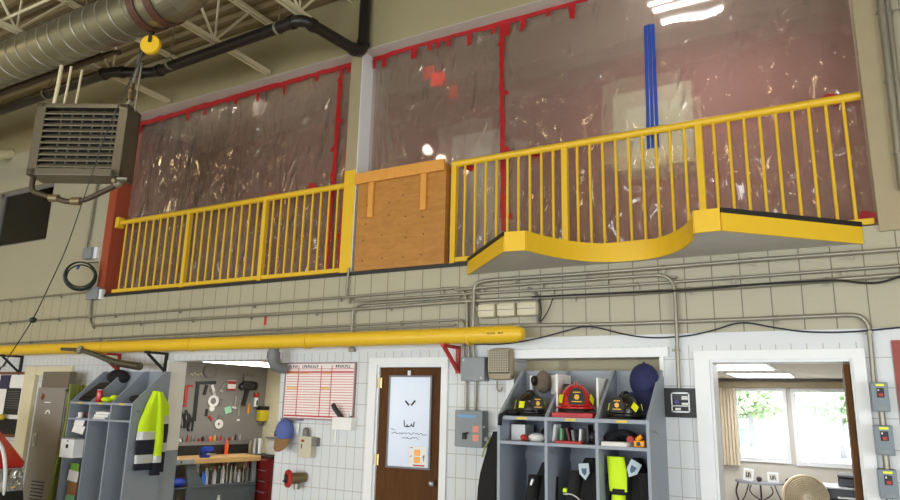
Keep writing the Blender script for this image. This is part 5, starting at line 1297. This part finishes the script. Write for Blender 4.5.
# outside, seen through office windows
struct('ground_outside', MB().lohi((-40, YO + .2, .1), (40, 60, .25)), mat('pale_concrete', (206, 204, 198), .8))
M_leaf = mat('leaf_green', (176, 196, 160), .7, var=.3, scale=2)
for i, (x, y, h, r) in enumerate(((-3.3, 27, 3.1, 1.5), (.12, 22, 3.1, 1.45), (-9.5, 36, 3.6, 2.2), (4.6, 36, 3.6, 2.2))):
    t = thing('tree', ['pale green tree behind the left office window', 'pale green tree behind the right office window', 'distant tree at the left of the left office window', 'distant tree right of the right office window'][i], 'tree', (x, y, .25), 'trees outside')
    part('trunk', MB().cyl((x, y, .25), (x, y, h * .7), .14, .08, 10), mat('grey_bark', (170, 170, 176), .8), t)
    rnd = random.Random(i); cr_ = MB()
    for k in range(600):
        d = Vector((rnd.gauss(0, 1), rnd.gauss(0, 1), rnd.gauss(0, 1))).normalized() * (rnd.random() ** .4)
        c = Vector((x, y, h * .72)) + Vector((d.x * r, d.y * r, d.z * r * .55)); s_ = rnd.uniform(.12, .26)
        u = Vector((rnd.gauss(0, 1), rnd.gauss(0, 1), rnd.gauss(0, 1))).normalized(); v = u.orthogonal().normalized()
        cr_.quad(c + u * s_, c + v * s_ * .6, c - u * s_, c - v * s_ * .6)
    part('crown', cr_, M_leaf, t)
# parked trailer outside left window
g = at(768, 447, 11.0); g.z = .55
t = thing('parked_trailer', 'pale blue parked vehicle with a wheel outside the left office window', 'vehicle', (g.x, 11, .25))
part('wheel', MB().lathe([(0, -.1), (.16, -.12), (.26, -.1), (.3, 0), (.26, .1), (0, .1)], (g.x, 11, g.z), (0, -1, 0), 28), mat('blue_grey_tyre', (120, 138, 170), .6), t, smooth=True)
part('axle_beam', MB().lohi((g.x - 1.3, 11.05, g.z - .05), (g.x + .2, 11.2, g.z + .08), .01), M_lockd, t)
part('body', MB().lohi((g.x - 2.1, 11.2, g.z + .45), (g.x - .6, 12.4, g.z + .85), .05), mat('blue_body', (90, 130, 190), .4), t)
part('wheel', MB().lathe([(0, -.1), (.16, -.12), (.26, -.1), (.3, 0), (.26, .1), (0, .1)], (g.x - 1.55, 11, g.z), (0, -1, 0), 28), mat('blue_grey_tyre', (120, 138, 170), .6), t, smooth=True)
part('stand', MB().cyl((g.x - .7, 11.1, .25), (g.x - .7, 11.1, g.z), .04), M_lockd, t)

# ------------------------------------------------------------------ roof steel, duct, pipes
def joist(x, label):
    t = thing('roof_joist', label, 'joist', (x, -3, 6.05), 'roof joists')
    for dx in (-.03, .03):
        part('bottom_chord', MB().lohi((x + dx - .018, -9, 6.03), (x + dx + .018, -.04, 6.075)), M_joist, t)
        part('top_chord', MB().lohi((x + dx - .018, -9, 6.72), (x + dx + .018, -.0, 6.765)), M_joist, t)
    y = -.95; k = 0
    while y > -8.6:
        part('web_bar', MB().cyl((x, y, 6.06), (x, y + .52, 6.74), .017, seg=8), M_joist, t); part('web_bar', MB().cyl((x, y, 6.06), (x, y - .52, 6.74), .017, seg=8), M_joist, t); part('web_bar', MB().cyl((x, y, 6.06), (x, y, 6.74), .014, seg=8), M_joist, t)
        y -= 1.25
    return t
joist(-8.15, 'cream steel roof joist at the far left above the duct'); joist(-6.19, 'cream steel roof joist crossing behind the duct end'); joist(-4.85, 'cream steel roof joist above the black pipe elbow')
mb = MB().cyl((-14, -2.0, 6.55), (4, -2.0, 6.55), .02, seg=8)
single('bridging_rod', MB().cyl((-13.9, -2.35, 6.12), (4.4, -2.35, 6.12), .016, seg=8), M_joist, 'thin cream rod tying the roof joists together', 'rod', (-6, -2.35, 6.1))
# spiral duct
DY, DZ, DR = -2.08, 5.77, .24
t = thing('air_duct', 'large round galvanised spiral duct at the top left', 'duct', (-9, DY, DZ - DR))
dm = MB().cyl((-13.9, DY, DZ), (-5.9, DY, DZ), DR, seg=48); part('duct', dm, M_galvd, t, smooth=True)
sp_ = MB(); x = -13.8; pts = []
while x < -5.95:
    a_ = 2 * PI * (x / .21); pts.append(Vector((x, DY + (DR + .003) * math.cos(a_), DZ + (DR + .003) * math.sin(a_)))); x += .21 / 40
sp_.tube(pts, .009, 5); part('spiral_seam', sp_, M_galv, t, smooth=True)
M_flex = mat('brown_flange', (84, 52, 40), .5)
for x in (-5.84, -5.60):
    part('flange', MB().lathe([(DR, -.05), (DR + .015, -.05), (DR + .015, .05), (DR, .05)], (x, DY, DZ), (1, 0, 0), 48), M_flex, t, 'brown flexible band', True)
part('joint_sleeve', MB().cyl((-5.9, DY, DZ), (-5.52, DY, DZ), DR - .002, seg=48), M_galvd, t, smooth=True)
el = MB(); rings = []
for k in range(6):
    a_ = PI / 2 * k / 5; cx_, cz_ = -5.52 + .36 * math.sin(a_), DZ + .36 * (1 - math.cos(a_))
    tdir = Vector((math.cos(a_), 0, math.sin(a_))); nrm_ = Vector((-math.sin(a_), 0, math.cos(a_)))
    rings.append([el.b.verts.new(Vector((cx_, DY, cz_)) + (nrm_ * math.cos(2 * PI * j / 32) + Vector((0, 1, 0)) * math.sin(2 * PI * j / 32)) * DR * .98) for j in range(32)])
for A, B in zip(rings[:-1], rings[1:]):
    for j in range(32): el.b.faces.new((A[j], A[(j + 1) % 32], B[(j + 1) % 32], B[j]))
part('gored_elbow', el, M_galvd, t)
part('riser', MB().cyl((-5.16, DY, DZ + .36), (-5.16, DY, 6.78), DR * .98, seg=32), M_galvd, t, smooth=True)
for x in (-12, -9.4, -7.0): part('hanger', MB().cyl((x, DY, DZ + DR), (x, DY, 6.8), .008, seg=6), M_galv, t)
# black drain pipe
t = thing('drain_pipe', 'black iron pipe zigzagging below the roof from the left edge to the middle column', 'pipe', (-6, -.9, 5.85))
PT = [Vector((-4.6, -.09, 7.0)), Vector((-4.6, -.09, 5.9)), Vector((-4.73, -1.02, 5.9)), Vector((-7.32, -.93, 5.9)), Vector((-7.78, -1.2, 5.9)), Vector((-13.9, -1.12, 5.9))]
part('pipe', MB().tube(PT, .066, 16, .13), M_pipeblk, t, smooth=True)
for k, p_ in enumerate(PT[1:5]):
    a_ = (PT[k] - p_).normalized(); b_ = (PT[k + 2] - p_).normalized()
    for d in (a_, b_): part('collar', MB().cyl(p_ + d * .12, p_ + d * .17, .078, seg=18), M_pipeblk, t, smooth=True)
for x in (-5.1, -6.9, -9.2): part('hanger', MB().lathe([(.068, -.015), (.078, -.015), (.078, .015), (.068, .015)], (x, -1.0 if x > -7.4 else -1.19, 5.9), (1, 0, 0), 20).cyl((x, -1.0 if x > -7.4 else -1.19, 5.97), (x, -1.0, 6.75), .007, seg=6), M_galv, t)
single('second_pipe', MB().cyl((-14.0, -1.72, 5.71), (-7.15, -1.72, 5.71), .04, seg=14).tube([(-7.15, -1.72, 5.71), (-6.95, -1.72, 5.71), (-6.8, -1.74, 5.66)], .03, 10, .08), mat('brown_black_pipe', (64, 46, 30), .45), 'brown pipe running just below the duct at the left', 'pipe', (-9, -1.72, 5.67), smooth=True)
# unit heater
HA, HB = Vector((-7.48, -2.17, 0)), Vector((-6.57, -1.69, 0)); hu = (HB - HA).normalized(); hn = Vector((hu.y, -hu.x, 0)); HW = (HB - HA).length; HD = .30; hz0, hz1 = 4.16, 5.0
RH = Matrix((hu, -hn, UP)).transposed()
def hp_(u, d, z): return HA + hu * u - hn * d + UP * z       # d goes back
def hb(mb_, u0, u1, d0, d1, z0, z1, bev=0): return mb_.box(hp_((u0 + u1) / 2, (d0 + d1) / 2, (z0 + z1) / 2), (abs(u1 - u0), abs(d1 - d0), abs(z1 - z0)), RH, bev)
t = thing('unit_heater', 'boxy metal unit heater with louvres hanging at the upper left', 'heater', hp_(HW / 2, HD / 2, hz0))
cm = MB(); w_ = .03
hb(cm, 0, HW, .02, HD, hz1 - w_, hz1); hb(cm, 0, HW, .02, HD, hz0, hz0 + w_); hb(cm, 0, w_, .02, HD, hz0, hz1); hb(cm, HW - w_, HW, .02, HD, hz0, hz1); hb(cm, 0, HW, HD - .02, HD, hz0, hz1)
part('casing', cm, M_heater, t)
fm = MB(); hb(fm, 0, HW, 0, .03, hz1 - .05, hz1, .006); hb(fm, 0, HW, 0, .03, hz0, hz0 + .08, .006); hb(fm, 0, .10, 0, .03, hz0, hz1, .006); hb(fm, HW - .10, HW, 0, .03, hz0, hz1, .006)
part('front_frame', fm, M_heater, t)
part('coil', hb(MB(), .05, HW - .05, .10, .12, hz0 + .05, hz1 - .05), M_dark, t)
for k in range(10):
    z = hz0 + .12 + k * (hz1 - hz0 - .2) / 9.3
    part('louvre', MB().box(hp_(HW / 2, .035, z), (HW - .2, .085, .014), RH @ Matrix.Rotation(math.radians(38), 3, 'X')), M_heatd, t)
for u in (.24, .36, .48, .60, .72, .84): part('vertical_vane', hb(MB(), u - .009, u + .009, .085, .10, hz0 + .08, hz1 - .05), M_heatd, t)
# heater pipes
for i, (u, d) in enumerate(((.12, .1), (.22, .12), (.30, .2))):
    p_ = hp_(u, d, hz1)
    single('hanger_rod', MB().tube([p_, p_ + Vector((.02, 0, .25)), p_ + Vector((.03, .0, .5))], .022 if i == 0 else .014, 10), M_joist, ['left thick', 'middle thin', 'right thin'][i] + ' pale rod rising from the top of the heater', 'rod', p_, 'heater hanger rods', True)
t = thing('gas_pipe', 'vertical pipe with brass valve rising from the right of the heater', 'pipe', hp_(HW - .05, .12, hz1))
p_ = hp_(HW - .06, .12, hz1)
part('pipe', MB().tube([p_ - UP * .0, p_ + UP * .2, p_ + Vector((.02, .02, .42)), p_ + Vector((.05, .05, .95))], .022, 10, .05), M_galv, t, smooth=True)
part('valve', MB().cyl(p_ + UP * .10, p_ + UP * .20, .04, seg=10).cyl(p_ + UP * .24, p_ + UP * .30, .034, seg=10).sph(p_ + UP * .22, .036), mat('aged_brass', (120, 104, 76), .4, .6), t, smooth=True)
part('union', MB().cyl(p_ + UP * .0, p_ + UP * .05, .045, seg=8), M_galv, t)
part('side_tube', MB().tube([p_ + Vector((.09, .02, -.05)), p_ + Vector((.10, .02, .55))], .012, 8), M_galv, t, smooth=True)
# pipe below heater
L0 = hp_(.02, .1, hz0); R0 = hp_(HW - .03, .05, hz0)
t = thing('heater_pipe', 'dark pipe loop with valve hanging under the heater', 'pipe', (L0 + R0) / 2 - UP * .3)
part('pipe', MB().tube([L0, L0 - UP * .16, L0 + hu * .22 - UP * .22, L0 + hu * .45 - UP * .28, L0 + hu * .62 - UP * .25, R0 - UP * .10 - hu * .02, R0 - UP * .0], .03, 12, .07), mat('rusty_pipe', (74, 60, 46), .5, .3), t, smooth=True)
for f, rr in ((.27, .043), (.52, .045)):
    c = L0 + hu * f - UP * (.235 if f < .4 else .265); part('coupling', MB().cyl(c - hu * .05, c + hu * .05, rr, seg=10), mat('tarnished_brass', (130, 116, 84), .4, .5), t, smooth=True)
part('valve', MB().sph(R0 - UP * .07, .05).cyl(R0 - UP * .07, R0 - UP * .07 + hn * .1, .02).cyl(R0 - UP * .02 + hn * .02, R0 + hu * .1 - UP * .02, .02), M_galv, t, smooth=True)
# thin pipe below heater to box
conduit([(98, 178), (86, 250)], 'thin pale pipe rising from the small box up behind the heater', .02, -.04, clamps=1, fil=0)
# pulley and cable
pc = at(151, 45, -2.0)
t = thing('balancer_pulley', 'bright yellow round balancer pulley under the duct end', 'pulley', pc)
nx = Vector((.45, -.9, 0)).normalized()
part('drum', MB().lathe([(0, -.03), (.098, -.03), (.105, -.02), (.105, .02), (.098, .03), (0, .03)], pc - UP * .0, nx, 30), M_yel, t, smooth=True)
part('slot', MB().box(pc + nx * .034 + UP * .06, (.035, .012, .09), Rz(math.atan2(nx.y, nx.x) + PI / 2)), M_black, t)
part('bracket', MB().box(pc - Vector((.09, -.02, -.01)), (.06, .09, .13), Rz(.4), .01).cyl(pc + UP * .1, pc + UP * .22, .02), M_black, t)
cy = [pc - Vector((.07, .02, .05)), at(107, 130, -2.05), at(66, 250, -2.0), at(33, 320, -1.9), at(0, 370, -1.9), at(-12, 385, -1.9)]
t = thing('hose_cable', 'thin black cable sloping down in front of the heater with a dark knot', 'cable', cy[3])
part('cable', MB().tube(cy, .0055, 6, .2), M_black, t, smooth=True)
part('knot', MB().sph(cy[3], .035, (1.1, 1, .9)), M_black, t, smooth=True)
part('cable_tail', MB().tube([at(8, 360, -1.9), at(4, 366, -1.9), at(-10, 372, -1.9)], .006, 6), M_black, t, smooth=True)
# coiled hose on wall
cc = at(82, 276, -.22)
t = thing('coiled_cable', 'dark coiled cable ring hanging on the wall below the heater', 'cable', cc - UP * .2)
mb = MB()
for k in range(5):
    r_ = .15 + .012 * (k % 3); o_ = Vector((.012 * (k - 2), -.012 * k, .008 * ((k * 3) % 5 - 2)))
    mb.tube([cc + o_ + Vector((-.54 * r_ * 1.2 * math.cos(2 * PI * j / 36), -.84 * r_ * 1.2 * math.cos(2 * PI * j / 36), r_ * 1.2 * math.sin(2 * PI * j / 36))) for j in range(36)], .011, 6, closed=True)
part('coil', mb, mat('dark_green_cable', (28, 44, 40), .5), t, smooth=True)
part('tie', MB().tube([cc + UP * .19, cc + UP * .24 + Vector((.03, .2, 0))], .008, 6), M_black, t)
part('blue_end', MB().cyl(cc + Vector((-.06, -.05, .1)), cc + Vector((-.02, -.05, .15)), .015), M_bluep, t)
single('red_mark', MB().lohi((at(266, 315, 0).x - .02, -.004, at(266, 325, 0).z), (at(266, 315, 0).x + .02, 0, at(266, 316, 0).z)), M_red, 'short red paint mark on the upper block wall', 'paint mark', (at(266, 320, 0).x, 0, at(266, 325, 0).z))

# ------------------------------------------------------------------ light
def area(name, loc, rot, sx, sy, col, e, spread=PI):
    l = bpy.data.lights.new(name, 'AREA'); l.shape = 'RECTANGLE'; l.size = sx; l.size_y = sy; l.color = col; l.energy = e; l.spread = spread
    o = bpy.data.objects.new(name, l); COL.objects.link(o); o.location = loc; o.rotation_euler = rot; return o
for i, b in enumerate(bays):
    area('bay_daylight', ((b[0] + b[1]) / 2, -15.1, 1.75), (math.radians(90), 0, 0), 4.1, 3.4, (.88, .94, 1.0), 370)
area('side_daylight', (4.6, -5.75, 1.7), (math.radians(90), 0, math.radians(90)), 4.4, 3.3, (.88, .94, 1.0), 200)
for x in (-10.5, -6.5, -2.5, 1.5):
    for y in (-4.2, -8.5):
        area('high_bay_lamp', (x, y, 6.0), (0, 0, 0), 1.2, .4, (1.0, .80, .46), 28)
area('high_bay_lamp', (-11.3, -3.2, 6.55), (0, 0, 0), .8, .4, (1.0, .76, .38), 40)
area('mezzanine_lamp_and_fill', (-1.04, .99, 6.145), (0, 0, 0), .68, .015, (1, .92, .97), 62)
area('mezzanine_lamp_and_fill', (-7.0, .33, 6.17), (math.radians(-25), 0, 0), 3.0, .05, (1, .9, .78), 34)  # added fill tucked behind the header, no fixture on this side
area('workshop_lamp', (LA + LB) / 2 - UP * .06, (0, 0, math.atan2((LB - LA).y, (LB - LA).x)), (LB - LA).length, .12, (1, .97, .92), 38)
area('storeroom_fill', (-11.7, .75, 5.45), (0, 0, 0), .6, .3, (1, .97, .94), 30)  # added fill without a fixture, lifts the room behind the upper left window
area('office_lamp', (-.85, 1.7, 2.25), (0, 0, 0), .6, 1.2, (.98, .99, 1), 34)
area('office_lamp', (-.85, 3.7, 2.25), (0, 0, 0), .6, 1.2, (.98, .99, 1), 34)
sun = bpy.data.lights.new('sun', 'SUN'); sun.energy = 14; sun.angle = .01; so = bpy.data.objects.new('sun', sun); COL.objects.link(so); so.rotation_euler = (math.radians(28), math.radians(20), 0)
w = bpy.data.worlds.new('world'); SC.world = w; w.use_nodes = True
bg = w.node_tree.nodes['Background']
bg.inputs['Color'].default_value = (.90, .95, 1, 1); bg.inputs['Strength'].default_value = 3.2
vs = SC.view_settings; vs.view_transform = 'Standard'; vs.look = 'None'; vs.exposure = -.2; vs.gamma = 1; vs.use_curve_mapping = False
SC.cycles.max_bounces = 10; SC.cycles.transparent_max_bounces = 12; SC.cycles.sample_clamp_indirect = 4
